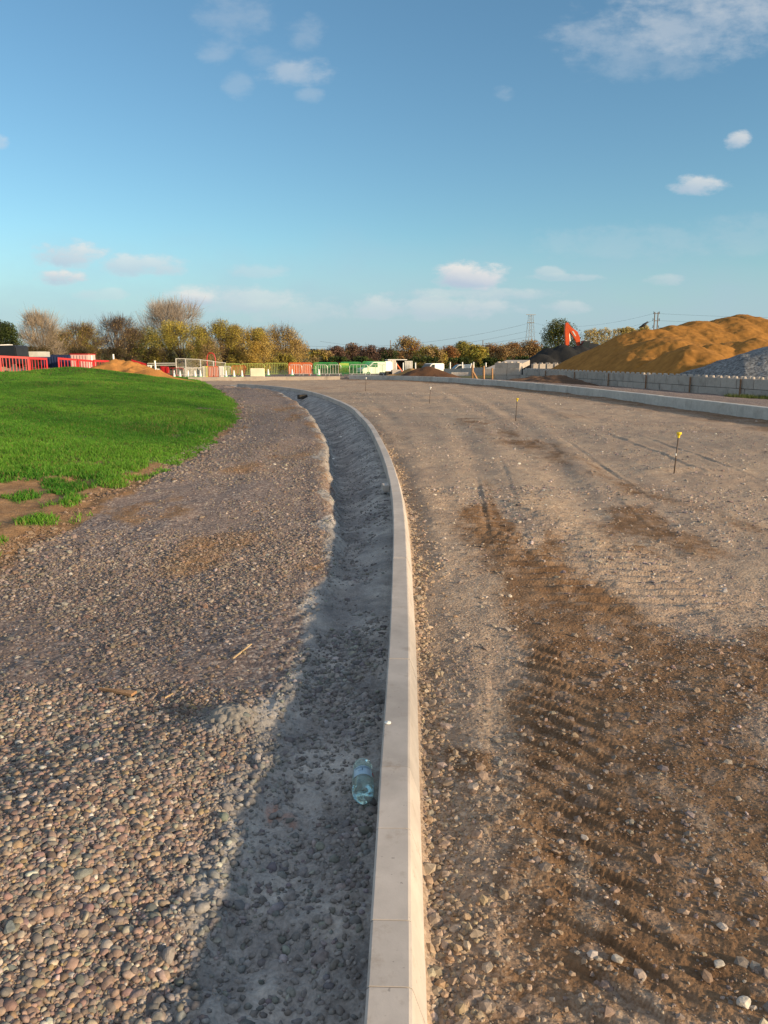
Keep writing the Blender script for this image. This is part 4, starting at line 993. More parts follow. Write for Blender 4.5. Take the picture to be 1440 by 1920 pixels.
for px0, py0, px1, py1, mt, lb in ((276, 684, 284, 689, M['capw'], 'white plastic piece next to the tilted red barrier'), (293, 691, 303, 696, M['capw'], 'white plastic piece left of the fallen red board'), (294, 697, 303, 701, M['red'], 'small red plastic piece under the white piece'), (301, 687, 316, 699, M['red'], 'fallen red plastic board right of the orange soil heap')):
    a = at(px0, (py0 + py1) / 2, 51); b = at(px1, (py0 + py1) / 2 + 1, 51); h = (py1 - py0) * 51 / F
    t = b - a; rot = t.to_track_quat('X', 'Z').to_matrix()
    mb = MB(); mb.box((0, 0, 0), (t.length, .22, h), rot); mb.box((t.length * .3, -.13, 0), (t.length * .2, .05, h * .8)); mb.box((-t.length * .3, -.13, 0), (t.length * .2, .05, h * .8))
    tag(mb.build('barrier_piece', mt, bevel=.03, loc=(a + b) / 2), lb, 'barrier piece')

# ------------------------------------------------------------------ vehicles and boxes
def van(px, pb, D, rz, sc, mat, label, windows=True):
    a = at(px, pb, D); root = empty('parked_van', a, rz, label, 'van'); root.scale = (sc, sc, sc)
    pr = [(-2.2, .35), (2.2, .35), (2.25, .6), (2.2, .95), (2.05, 1.05), (1.35, 1.18), (.70, 1.80), (.35, 1.88), (-2.05, 1.90), (-2.2, 1.75), (-2.25, .6)]
    MB().prism(pr, 1.75).build('body', mat, root, bevel=.07, smooth=False)
    for sy in (-1, 1):
        MB().prism([(1.18, 1.22), (.62, 1.72), (.05, 1.74), (.05, 1.18)], .02, off=sy * .885).build('side_window', M['glass'], root)
        MB().box((2.2, sy * .62, .85), (.14, .3, .16)).build('headlight', M['galv'], root, bevel=.02)
        for wx in (-1.35, 1.4):
            w = MB(); Mw = Matrix.Translation((wx, sy * .80, .32)) @ Matrix.Rotation(math.pi / 2, 4, 'X')
            w.lathe([(.0, -.1), (.30, -.1), (.32, -.07), (.32, .07), (.30, .1), (0, .1)], 18, Mw).build('wheel', M['rubber'], root)
    ws = MB(); V = [(1.42, -.72, 1.20), (1.42, .72, 1.20), (.80, .66, 1.78), (.80, -.66, 1.78)]; off = Vector((.03, 0, .03))
    ws.add([Vector(v) + off for v in V] + [Vector(v) - off for v in V], [(0, 1, 2, 3), (7, 6, 5, 4), (0, 4, 5, 1), (1, 5, 6, 2), (2, 6, 7, 3), (3, 7, 4, 0)]).build('windscreen', M['glass'], root)
    MB().box((2.2, 0, .5), (.16, 1.7, .2)).build('bumper', M['dark'], root, bevel=.03)
    return root
van(702, 706, 100, math.pi + .55, 1.0, M['white'], 'white van parked behind the bright green barrier')
van(808, 704, 100, math.pi + .75, .80, M['white'], 'white van behind the brown soil heap, left of two')
van(864, 704, 104, math.pi + .2, .76, M['white'], 'white van to the right behind the brown soil heap')
van(2, 690, 62, math.pi - .2, .92, M['dark'], 'dark van at the left edge behind the red barriers')
b0 = bpy.data.objects[-1] if False else None
# white mark on the dark van seen through the barrier
p = at(9, 664, 60.6)
# pickup with a pale load bed
def truck(px, pb, D, label):
    a = at(px, pb, D); root = empty('flatbed_truck', a, math.pi + .25, label, 'truck')
    MB().prism([(.5, .5), (2.0, .5), (2.05, .9), (1.85, 1.05), (1.45, 1.75), (.5, 1.8)], 1.7).build('cab', M['white'], root, bevel=.06)
    MB().box((-.9, 0, .75), (2.6, 1.8, .12)).build('bed', M['navy'], root)
    for sy in (-1, 1): MB().box((-.9, sy * .88, 1.02), (2.6, .05, .42)).build('side_board', M['galv'], root)
    MB().box((.42, 0, 1.25), (.06, 1.7, .95)).build('headboard', M['galv'], root)
    for sy in (-1, 1):
        MB().prism([(1.75, 1.1), (1.42, 1.62), (.85, 1.66), (.85, 1.1)], .02, off=sy * .86).build('side_window', M['glass'], root)
        for wx in (-1.2, 1.3):
            MB().lathe([(.0, -.1), (.31, -.1), (.34, -.07), (.34, .07), (.31, .1), (0, .1)], 18, Matrix.Translation((wx, sy * .76, .34)) @ Matrix.Rotation(math.pi / 2, 4, 'X')).build('wheel', M['rubber'], root)
truck(38, 688, 64, 'white flatbed truck with blue bed behind the red barriers')
def cont(pxa, pxb, pt, pb, D, dp, mat, name, label, cat, rz=0, roof=None):
    a = at((pxa + pxb) / 2, pb, D); W = (pxb - pxa) * D / F; H = at(pxa, pt, D).z - a.z
    root = empty(name, a, rz, label, cat); mb = MB(); mb.box((0, dp / 2, H / 2), (W, dp, H - .02)); mb.build('body', mat, root)
    mb = MB(); n = int(W / .22)
    for k in range(n): mb.box((-W / 2 + W * (k + .5) / n, -.02, H / 2), (W / n * .5, .05, H * .86))
    mb.build('ribs', mat, root)
    MB().box((0, dp / 2, H + .02), (W + .08, dp + .08, .07)).build('roof', roof or mat, root)
    return root, W, H
cont(72, 132, 666.5, 690, 66, 2.2, M['navy'], 'navy_container', 'long navy blue container behind the red barriers', 'container')
cont(134, 166, 664.5, 690, 63, 1.6, M['pinkish'], 'pink_cabin', 'pale pink site cabin right of the navy container', 'cabin', 0, M['red'])
# open store container
a = at(745, 700, 108); H = at(745, 675, 108).z - a.z
root = empty('store_container', a, .15, 'pale store container standing with its door open', 'container'); W = 2.3
mb = MB(); mb.box((-.75, 1.2, H / 2), (1.1, 2.4, H)).build('left_side', M['box'], root)
mb = MB(); mb.box((.35, 2.35, H / 2), (1.1, .06, H)); mb.box((.93, 1.2, H / 2), (.06, 2.4, H)); mb.box((.35, 1.2, H - .05), (1.1, 2.3, .1)); mb.build('opening', M['dark'], root)
MB().box((0, 1.2, H + .04), (2.7, 2.5, .09)).build('roof', M['white'], root)
mb = MB(); mb.box((1.55, -.15, H / 2 - .05), (1.1, .06, H - .15))
for k in range(5): mb.box((1.1 + k * .22, -.19, H / 2 - .05), (.08, .03, H - .3))
mb.build('door', M['galv'], root); mb = MB(); mb.box((-.75, -.02, H * .5), (.05, .04, H)); mb.box((-.4, -.02, H * .5), (.05, .04, H)); mb.box((-1.1, -.02, H * .5), (.05, .04, H)); mb.build('locking_bars', M['galv'], root)
a = at(749, 700, 96); H = at(749, 684, 96).z - a.z
mb = MB(); mb.tube([(-.35, 0, H * 1.05), (.3, 0, .2)], .12, 5); mb.tube([(-.1, .1, H * .7), (-.4, .1, 0)], .09, 5); mb.tube([(.2, 0, .3), (.5, .05, .05)], .12, 5)
tag(mb.build('orange_boom', M['orange'], loc=a), 'small orange machine arm before the container opening', 'machine arm')

# ------------------------------------------------------------------ excavator
def excavator():
    D = 97; g0 = -1.0
    base = at(1094, 672, D); base.z = g0
    root = empty('excavator', base, 0, 'orange excavator with raised arm behind the dark heap', 'excavator')
    def L(px, py, dy=0): return at(px, py, D + dy) - base
    for dy in (-1.1, 1.1):
        mb = MB(); mb.prism([(-1.7, .15), (-1.4, 0), (1.4, 0), (1.75, .2), (1.85, .5), (1.6, .85), (-1.6, .85), (-1.85, .5)], .5, off=dy); mb.build('track', M['rubber'], root, bevel=.05)
    zt = at(1100, 641, D).z - g0
    MB().box((.5, 0, 1.05), (1.2, 1.2, .4)).build('turntable', M['dark'], root)
    MB().prism([(-.6, 1.2), (1.6, 1.2), (1.75, 1.5), (1.7, zt - .35), (.9, zt - .2), (-.6, zt - .2)], 2.2).build('house', M['dark'], root, bevel=.08)
    c = MB(); c.prism([(-.75, 1.2), (.45, 1.2), (.45, zt + .1), (-.4, zt + .1), (-.75, zt - .7)], .9, off=-.75); cab = c.build('cab', M['dark'], root, bevel=.05)
    MB().prism([(-.6, zt - .8), (.3, zt - .8), (.3, zt - .05), (-.35, zt - .05)], .02, off=-1.21).build('cab_window', M['glass'], cab)
    def plate(pts, w, mat, name):
        n = len(pts); V = [p + Vector((0, -w / 2, 0)) for p in pts] + [p + Vector((0, w / 2, 0)) for p in pts]
        return MB().add(V, [tuple(range(n)), tuple(range(2 * n - 1, n - 1, -1))] + [(i, i + n, (i + 1) % n + n, (i + 1) % n) for i in range(n)]).build(name, mat, root, bevel=.03)
    boom = plate([L(1060, 606), L(1063.5, 604), L(1066, 608), L(1071, 614), L(1082, 622), L(1086.5, 632), L(1087.5, 645), L(1089, 662), L(1083, 662), L(1081, 646), L(1077, 636), L(1069, 624), L(1066, 616), L(1061, 610)], .45, M['digger'], 'boom')
    s_ = MB(); pts = [L(1071.5, 621), L(1074.5, 621), L(1079.5, 630), L(1077.5, 631)]
    V = [p + Vector((0, -.25, 0)) for p in pts] + [p + Vector((0, -.232, 0)) for p in pts]
    s_.add(V, [(0, 1, 2, 3), (7, 6, 5, 4), (0, 4, 5, 1), (1, 5, 6, 2), (2, 6, 7, 3), (3, 7, 4, 0)]).build('white_marking', M['galv'], boom)
    plate([L(1059.5, 606), L(1066, 606), L(1067.5, 620), L(1066.5, 634), L(1066.5, 662), L(1060.5, 662), L(1059, 640), L(1058.5, 620)], .5, M['digger'], 'arm')
    MB().tube([L(1066, 612, -.1), L(1068.5, 640, -.1)], .07, 6).build('cylinder', M['galv'], root)
    MB().tube([L(1062.5, 606), L(1062.5, 601.5)], .05, 6).build('lamp_stalk', M['dark'], root)
    b_ = at(1062.5, 676, D).z - g0
    MB().prism([(-.5, .1), (.35, .1), (.55, .9), (.1, 1.15), (-.3, 1.0), (-.75, .5)], 1.0).build('bucket', M['dark'], root, loc=(L(1063, 676).x, 0, .6))
    for px, py in ((1097, 641), (1103, 642.5)): MB().box(L(px, py) + Vector((0, -.4, .05)), (.25, .3, .25)).build('engine_cover_part', M['galv'], root, bevel=.02)
excavator()

# ------------------------------------------------------------------ bird
def bird():
    me = bpy.data.objects['sand_heap']; W_ = np.array([tuple(me.matrix_world @ v.co) for v in me.data.vertices]) + np.array(me.location) * (0 if me.matrix_world.translation.length > 0 else 1)
    dep = W_[:, 1] * CP - (W_[:, 2] - CAMH) * SP; sx_ = 720 + F * W_[:, 0] / dep; sy_ = (W_[:, 2] - CAMH) / W_[:, 1]; ok = np.abs(sx_ - 1204) < 4; k = np.where(ok)[0][np.argmax(sy_[ok])]
    p = Vector(W_[k]) + Vector((0, 0, .13))
    root = empty('black_bird', p, 0, 'black crow perched on the left shoulder of the sand heap', 'bird'); root.scale = (1.25,) * 3
    bm = bmesh.new(); vs = []
    path = [((-.30, 0, .00), .018), ((-.18, 0, .055), .045), ((-.05, 0, .12), .085), ((.07, 0, .20), .085), ((.15, 0, .27), .052), ((.20, 0, .315), .050), ((.245, 0, .325), .028), ((.31, 0, .312), .008)]
    mb = MB(); n = 10; V = []; Fs = []
    for (x, y, z), r in path:
        for k in range(n): a = 2 * math.pi * k / n; V.append((x - .5 * r * math.sin(a) * .6, r * math.cos(a), z + r * math.sin(a)))
    for i in range(len(path) - 1):
        for k in range(n): Fs.append((i * n + k, i * n + (k + 1) % n, (i + 1) * n + (k + 1) % n, (i + 1) * n + k))
    Fs += [tuple(range(n))[::-1], tuple((len(path) - 1) * n + k for k in range(n))]; bm.free()
    mb.add(V, Fs).build('body', M['blackbird'], root, smooth=True)
    for sy in (-1, 1):
        MB().add([(.10, sy * .085, .22), (.0, sy * .10, .19), (-.26, sy * .04, .03), (-.16, sy * .07, .05), (.06, sy * .09, .12)], [(0, 1, 2, 3, 4)]).build('wing', M['blackbird'], root)
        MB().tube([(.02, sy * .035, .09), (.03, sy * .04, 0), (.03, sy * .04, -.12)], .008, 5).build('leg', M['blackbird'], root)
bird()

# ------------------------------------------------------------------ trees
def tubes(P0, P1, R0, R1, ns=4):
    d = P1 - P0; d = d / (np.linalg.norm(d, axis=1)[:, None] + 1e-9)
    ref = np.where(np.abs(d[:, 2:3]) < .9, np.array([[0, 0, 1.]]), np.array([[1., 0, 0]])); u = np.cross(d, ref); u /= np.linalg.norm(u, axis=1)[:, None]; v = np.cross(d, u)
    V = np.empty((len(P0), 2, ns, 3))
    for k in range(ns):
        w = u * math.cos(k * 2 * math.pi / ns) + v * math.sin(k * 2 * math.pi / ns); V[:, 0, k] = P0 + w * R0[:, None]; V[:, 1, k] = P1 + w * R1[:, None]
    b = np.arange(len(P0))[:, None] * (2 * ns)
    return V.reshape(-1, 3), np.concatenate([np.concatenate([b + k, b + (k + 1) % ns, b + ns + (k + 1) % ns, b + ns + k], 1) for k in range(ns)])

def quads(P, n1, n2, s, asp=.6):
    V = np.stack([P - n1 * s, P - n2 * s * asp, P + n1 * s, P + n2 * s * asp], 1).reshape(-1, 3); return V, np.arange(len(V)).reshape(-1, 4)

def unit(a): return a / (np.linalg.norm(a, axis=1)[:, None] + 1e-9)

def tree(name, px0, px1, ptop, pbase, D, label, leafc, seed, leaves=300, leaf=.10, bare=0, cat='tree', form='round', group=None, barkc=(.09, .07, .055), nb=None):
    """limbs reach out to clumps that fill the measured crown; leaves and fine twigs sit in the clumps"""
    r = np.random.default_rng(seed)
    c = at((px0 + px1) / 2, pbase, D); W = (px1 - px0) * D / F; H = at(px0, ptop, D).z - c.z
    root = empty(name, c, 0, label, cat, group)
    nb = nb or {'round': 34, 'shrub': 26, 'poplar': 18, 'dome': 40}[form]; W = W * {'round': 1.22, 'shrub': 1.15, 'poplar': 1.35, 'dome': 1.1}[form]
    t = (np.arange(nb) + r.uniform(.2, .8, nb)) / nb
    lo = {'round': .05, 'shrub': .05, 'poplar': .08, 'dome': .30}[form]
    t = lo + (1 - lo) * t ** (.85 if form != 'dome' else .7)
    prof = {'round': lambda q: np.interp(q, [0, .12, .4, .65, .85, 1], [.85, 1, 1, .88, .6, .2]), 'shrub': lambda q: np.interp(q, [0, .3, .6, .85, 1], [.95, 1, .85, .55, .2]),
            'poplar': lambda q: np.interp(q, [0, .2, .7, 1], [.5, .9, .8, .15]), 'dome': lambda q: np.interp(q, [0, .3, .55, .8, .95, 1], [.2, .5, .95, .95, .6, .3])}[form](t)
    ang = r.uniform(0, 2 * math.pi, nb); rad = np.sqrt(r.uniform(.05, 1, nb)) * prof
    br = (.205 if form != 'poplar' else .34) * min(W, H * 1.1) * r.uniform(.7, 1.25, nb)
    C = np.stack([np.cos(ang) * rad * (W / 2 - br * .6), np.sin(ang) * rad * (min(W, H * 1.3) / 2 - br * .6), np.minimum(t * H, H - br * .75)], 1)
    # limbs: trunk foot -> fork -> clump, then sub-branches inside the clump
    P0 = []; P1 = []; R0 = []; R1 = []
    stems = 1 if form in ('round', 'dome', 'poplar') else 6
    feet = np.stack([r.normal(0, .12 * W * (stems > 1), stems), r.normal(0, .1 * W * (stems > 1), stems), np.full(stems, -.3)], 1)
    tr = H * (.022 if stems == 1 else .010)
    if form == 'poplar': tr = H * .011
    def path(a, b, ra, rb, n=5, wob=.06):
        L = np.linalg.norm(b - a); q = a
        mid = (a + b) / 2 + r.normal(0, wob * L, 3) + np.array([0, 0, .10 * L])
        for k in range(1, n + 1):
            u = k / n; p = (1 - u) ** 2 * a + 2 * u * (1 - u) * mid + u * u * b
            P0.append(q); P1.append(p); R0.append(ra + (rb - ra) * (k - 1) / n); R1.append(ra + (rb - ra) * u); q = p
    forkz = H * (.10 if form != 'dome' else .22); forks = []
    for f in feet:
        fk = np.array([f[0] * 1.3 + r.normal(0, .02 * W), f[1] * 1.3, forkz]); path(f, fk, tr, tr * .8, 3, .02); forks.append(fk)
    if form == 'poplar': path(forks[0], np.array([0, 0, H * .97]), tr * .8, tr * .15, 8, .01)
    for k in range(nb):
        f = forks[r.integers(0, len(forks))]
        if form == 'poplar': f = np.array([0, 0, max(C[k, 2] - .12 * H, .05 * H)])
        path(f, C[k], tr * .45, tr * .14)
        for m in range(7):
            e = C[k] + unit(r.normal(size=(1, 3)) + np.array([[0, 0, .35]]))[0] * br[k] * r.uniform(.6, 1.05); path(C[k] - (C[k] - f) * .12, e, tr * .12, tr * .035, 3, .08)
    rmin = .010 * D / 100
    V, Q = tubes(np.array(P0), np.array(P1), np.maximum(R0, rmin), np.maximum(R1, rmin))
    uniform('trunk', V, Q, M['bark'], parent=root, attrs={'col': np.tile(np.array([barkc]), (len(V), 1))})
    CV = []; CC = []
    if bare:
        N = nb * bare; k = np.repeat(np.arange(nb), bare); dv = unit(r.normal(size=(N, 3)) + np.array([0, 0, .25])); A = C[k] + dv * (br[k] * r.uniform(.1, .7, N))[:, None]
        g = unit(dv * .8 + unit(C[k] - np.array([0, 0, H * .1])) * .8 + r.normal(0, .35, (N, 3)) + np.array([0, 0, .3])); ln = (br[k] * r.uniform(.35, .95, N))[:, None]
        wv = unit(np.cross(g, r.normal(size=(N, 3)))) * (.013 * D / 100); V = np.stack([A - wv, A + wv, A + g * ln + wv * .35, A + g * ln - wv * .35], 1).reshape(-1, 3)
        col = np.clip(np.array([barkc]) * 1.5 * (1 + r.normal(0, .18, (N, 1))), .01, 1); CV.append(V); CC.append(np.repeat(col, 4, 0))
    if leaves:
        if leaf < .11: leaf *= .78; leaves = int(leaves * 1.6)
        N = nb * leaves; k = np.repeat(np.arange(nb), leaves); dv = unit(r.normal(size=(N, 3))); rr = br[k] * (1.0 - .75 * r.random(N) ** 1.6) * (1 + .25 * fbm(dv[:, 0] * 2 + k * 3.7, dv[:, 2] * 2 + k * 1.3, seed, 3))
        P = C[k] + dv * rr[:, None]; P[:, 2] = np.maximum(P[:, 2], .03)
        keep = fbm(P[:, 0] * .9 / br.mean() + 5, P[:, 2] * .9 / br.mean() + P[:, 1] * .5, seed + 3, 3) > -.38; P = P[keep]; k = k[keep]; N = len(P)
        n1 = unit(r.normal(size=(N, 3))); n2 = unit(np.cross(n1, r.normal(size=(N, 3)))); s_ = (leaf * r.uniform(.55, 1.3, N))[:, None]
        V, Q = quads(P, n1, n2, s_); pal = np.array(leafc); bt = r.integers(0, len(pal), nb)
        idx = np.where(r.random(N) < .8, bt[k], r.integers(0, len(pal), N)); col = np.clip(pal[idx] * (1 + r.normal(0, .13, (N, 1))), .005, 1)
        CV.append(V); CC.append(np.repeat(col, 4, 0))
    V = np.concatenate(CV); uniform('crown', V, np.arange(len(V)).reshape(-1, 4), M['leaf'], parent=root, smooth=False, attrs={'col': np.concatenate(CC)})
    return root

OLI = [(0.279, 0.256, 0.057), (0.424, 0.36, 0.074), (0.54, 0.428, 0.083)]
GOLD = [(0.405, 0.283, 0.068), (0.541, 0.377, 0.086), (0.631, 0.456, 0.138)]
BRN = [(0.263, 0.181, 0.091), (0.367, 0.254, 0.115), (0.454, 0.327, 0.14)]
RUS = [(0.22, 0.101, 0.041), (0.319, 0.159, 0.055), (0.374, 0.215, 0.083)]
DGR = [(.03, .05, .017), (.055, .085, .024), (.09, .115, .03)]
YEL = [(0.345, 0.287, 0.057), (0.483, 0.38, 0.069), (0.299, 0.31, 0.069)]
PUR = [(0.112, 0.075, 0.058), (0.163, 0.1, 0.078), (0.213, 0.125, 0.091)]
GL = 'trees in the row behind the barriers on the left'
tree('dark_tree', -26, 36, 604, 680, 84, 'dark green tree at the left edge of the tree row', DGR, 11, 260, .10, group=GL)
tree('bare_tree', 38, 122, 587, 682, 92, 'pale bare tree with fine twigs, second from the left edge', GOLD, 12, 10, .06, bare=150, group=GL, barkc=(.26, .215, .165), form='round')
tree('bushy_tree', 112, 195, 607, 684, 98, 'brownish olive tree right of the pale bare tree', BRN + OLI[:2], 13, 170, .08, bare=70, group=GL, barkc=(.12, .09, .06))
tree('bushy_tree', 172, 270, 595, 686, 100, 'brown twiggy tree with dark sparse top, left of the tall bare tree', BRN, 14, 100, .08, bare=110, group=GL, barkc=(.08, .06, .048))
tree('bare_tree', 262, 384, 566, 688, 114, 'tallest bare tree with domed twiggy crown behind the olive tree', GOLD, 15, 0, .12, bare=120, group=GL, barkc=(.25, .21, .17), form='dome')
tree('bushy_tree', 248, 308, 615, 688, 103, 'small dark olive tree under the left side of the tall bare tree', OLI[:2] + DGR[2:], 16, 220, .085, bare=10, group=GL)
tree('bushy_tree', 286, 392, 604, 690, 105, 'yellow olive tree in front of the tall bare tree', OLI + OLI[1:], 17, 420, .085, bare=10, group=GL)
tree('bushy_tree', 384, 462, 603, 690, 107, 'olive tree with a dark twiggy tip, middle of the left row', OLI + BRN[:1], 18, 330, .085, bare=30, group=GL)
tree('bushy_tree', 345, 420, 634, 692, 101, 'low olive shrub between the two olive trees', OLI[:2] + BRN, 19, 260, .08, bare=20, form='shrub', group=GL, cat='shrub')
tree('bushy_tree', 440, 512, 617, 692, 110, 'golden olive tree right of the olive tree', GOLD + OLI, 20, 320, .085, bare=20, group=GL)
tree('bushy_tree', 490, 562, 613, 694, 114, 'golden brown tree near the right end of the left row', GOLD + BRN[1:], 21, 320, .085, bare=40, group=GL)
tree('bushy_tree', 455, 515, 641, 696, 105, 'low golden shrub in front of the golden trees', GOLD, 22, 240, .08, bare=20, form='shrub', group=GL, cat='shrub')
tree('bushy_tree', 530, 588, 638, 696, 118, 'low tan shrub closing the right end of the left row', GOLD + BRN, 23, 260, .09, bare=20, form='shrub', group=GL, cat='shrub')
for i, (a_, b_, t_, pal, lb) in enumerate(((84, 136, 622, BRN + OLI[:1], 'brown bush filling the gap right of the pale bare tree'), (146, 188, 616, BRN + OLI, 'olive brown bush left of the brown twiggy tree'), (222, 272, 617, BRN + OLI[:1], 'brown bush right of the brown twiggy tree'), (362, 404, 616, OLI, 'olive bush between the yellow olive tree and the olive tree'),
                                               (424, 462, 611, OLI + GOLD, 'golden bush just right of the dark twiggy tip'), (468, 508, 617, GOLD + OLI, 'golden bush between the golden tree and golden brown tree'))):
    tree('bushy_tree', a_, b_, t_, 692, 108 + i, lb, pal, 30 + i, 230, .085, bare=40, group=GL)
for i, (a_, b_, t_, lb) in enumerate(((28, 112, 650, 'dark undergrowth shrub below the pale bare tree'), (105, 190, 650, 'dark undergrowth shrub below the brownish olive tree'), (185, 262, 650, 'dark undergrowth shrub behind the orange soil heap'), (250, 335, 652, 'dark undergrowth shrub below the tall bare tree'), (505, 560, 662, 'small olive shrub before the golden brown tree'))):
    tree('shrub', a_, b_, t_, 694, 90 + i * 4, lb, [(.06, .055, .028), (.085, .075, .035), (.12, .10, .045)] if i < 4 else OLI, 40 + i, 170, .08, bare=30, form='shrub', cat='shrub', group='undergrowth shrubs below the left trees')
GRR = 'trees of the far hedge line'
row = [(578, 624, 657, OLI + BRN, 'pale olive bush left of the purple brown hedge trees', 'shrub'), (610, 652, 651, PUR, 'purple brown tree, first in the far hedge line', 'shrub'), (640, 686, 647, PUR + BRN, 'purple brown tree, second in the far hedge line', 'round'), (674, 708, 650, PUR, 'low purple brown tree left of the dark green one', 'shrub'),
       (696, 744, 654, DGR + PUR, 'dark green bushy tree left of the orange brown dome', 'shrub'), (731, 790, 634, RUS + GOLD[:1] + BRN, 'orange brown domed tree above the store container', 'round'), (780, 832, 650, OLI + BRN, 'olive brown tree right of the orange brown dome', 'round'), (822, 862, 651, RUS, 'rusty red bush in the far hedge line', 'shrub'),
       (853, 886, 642, OLI + DGR[2:], 'green yellow pointed tree in the far hedge line', 'round'), (870, 914, 649, YEL, 'bright yellow tree in the far hedge line', 'round'), (900, 952, 647, RUS + BRN, 'rusty brown tree right of the yellow tree', 'round'), (938, 980, 644, BRN + RUS, 'brown tree in the right part of the far hedge line', 'round'),
       (966, 1014, 641, RUS + BRN, 'rusty brown tree left of the big green tree', 'round')]
for i, (a_, b_, t_, pal, lb, fm) in enumerate(row):
    tree('hedge_tree', a_ - 4, b_ + 4, t_ - 1, 692, 165 + (i % 3) * 6, lb, pal, 60 + i, 170, .16, bare=10, form=fm, group=GRR, barkc=(.08, .06, .045))
for i, (a_, b_, t_) in enumerate(((700, 768, 672), (756, 834, 669), (822, 892, 671), (880, 954, 671), (942, 1014, 669), (596, 664, 669), (652, 712, 669))):
    tree('hedge_shrub', a_, b_, t_, 692, 152, ('dark green low hedge shrub in the far hedge line, ' + ('below the dark green tree', 'below the olive brown tree', 'below the rusty bush', 'below the rusty brown tree', 'left of the dark heap', 'behind the right green barriers', 'behind the white van')[i]), DGR, 90 + i, 150, .15, form='shrub', cat='shrub', group='low shrubs of the far hedge line')
tree('big_green_tree', 1004, 1090, 602, 690, 128, 'big dark green round tree behind the excavator', [(.04, .06, .016), (.075, .10, .024), (.14, .14, .035)], 120, 420, .11)
pop = [1096, 1104, 1111, 1118, 1124, 1131, 1139, 1148, 1156, 1164, 1172, 1180, 1189, 1198, 1207]
for i, px in enumerate(pop):
    bare_ = i < 9
    tree('poplar', px - 6, px + 6, 619 - (i % 3) * 2 - (4 if i > 12 else 0) - (3 if i in (9, 10) else 0), 690, 215, ('thin half bare poplar' if bare_ else 'golden yellow poplar') + ', %s from left in the row behind the sand' % ORD[i],
         [(.50, .41, .15), (.60, .47, .17), (.44, .38, .15)], 140 + i, 45 if bare_ else 260, .17, bare=14, form='poplar', group='poplars in the row behind the sand heap', barkc=(.32, .26, .18))

# pale bank glimpsed behind the left trees
x = np.linspace(-75, -38, 60); yb = 104 + 0 * x; V = []; 
zz = .4 + 1.6 * vnoise(x * .2, x * 0, 5) + 1.2 * np.exp(-((x + 52) / 8) ** 2)
V = np.concatenate([np.stack([x, yb - 4, -1.3 + 0 * x], 1), np.stack([x, yb, zz], 1), np.stack([x, yb + 6, -1.3 + 0 * x], 1)])
i = np.arange(59); Q = np.concatenate([np.stack([i, i + 1, i + 61, i + 60], 1), np.stack([i + 60, i + 61, i + 121, i + 120], 1)])
tag(uniform('dry_bank', V, Q, plain('dry_grass', (.42, .36, .22), .95, .1, .3, .6)), kind='structure')

# ------------------------------------------------------------------ hills far off
def hills():
    n = 160; m = 24; xs = np.linspace(-1500, 1700, n); ts = np.linspace(0, 1, m); X, T_ = np.meshgrid(xs, ts); Y = 650 + T_ * 1500
    H = (9 + 16 * vnoise(X * .0022 + 3, X * 0, 301) + 6 * vnoise(X * .009, X * 0, 302)) * np.sin(np.clip(T_ * 1.25, 0, 1) * math.pi / 2)
    V = np.stack([X.ravel(), Y.ravel(), H.ravel() - 2.2], 1); i = np.arange(m - 1)[:, None] * n + np.arange(n - 1)
    Q = np.stack([i, i + 1, i + 1 + n, i + n], -1).reshape(-1, 4)
    nt = NT('hill_fields'); p = nt.pos(); vo = nt.new('ShaderNodeTexVoronoi'); vo.inputs['Scale'].default_value = .006; nt.link(p, vo.inputs['Vector'])
    sp = nt.new('ShaderNodeSeparateColor'); nt.link(vo.outputs['Color'], sp.inputs[0])
    c = nt.ramp(sp.outputs[0], [(0, (.10, .15, .05)), (.35, (.16, .20, .09)), (.6, (.09, .11, .06)), (1, (.20, .19, .12))])
    tag(uniform('hills', V, Q, nt.done(c, .95, .05)), kind='structure')
    # tree belts on the hills: one far mass
    r = np.random.default_rng(5); N = 26000; bx = r.uniform(-900, 900, N); bi = r.integers(0, 5, N)
    bt = np.array([.10, .28, .45, .62, .80])[bi] + .02 * np.sin(bx * .01 + bi); by = 650 + bt * 1500
    keep = vnoise(bx * .012 + bi * 31, bi * 7.0, 311) > .42; bx, bt, by = bx[keep], bt[keep], by[keep]; N = len(bx)
    bh = (9 + 16 * vnoise(bx * .0022 + 3, bx * 0, 301) + 6 * vnoise(bx * .009, bx * 0, 302)) * np.sin(np.clip(bt * 1.25, 0, 1) * math.pi / 2) - 2.2
    P = np.stack([bx, by + r.normal(0, 6, N), bh + r.uniform(0, 6.5, N) * vnoise(bx * .05, bx * 0, 315)], 1)
    n1 = r.normal(size=(N, 3)); n1 /= np.linalg.norm(n1, axis=1)[:, None]; n2 = np.cross(n1, r.normal(size=(N, 3))); n2 /= np.linalg.norm(n2, axis=1)[:, None]; s = r.uniform(1.2, 2.6, N)[:, None]
    V = np.stack([P - n1 * s, P - n2 * s, P + n1 * s, P + n2 * s], 1); col = np.array([[.07, .075, .045]]) * (1 + r.normal(0, .2, (N, 1)))
    uniform('far_wood', V.reshape(-1, 3), np.arange(N * 4).reshape(-1, 4), M['leaf'], smooth=False, attrs={'col': np.repeat(col, 4, 0)})['kind'] = 'stuff'
hills()

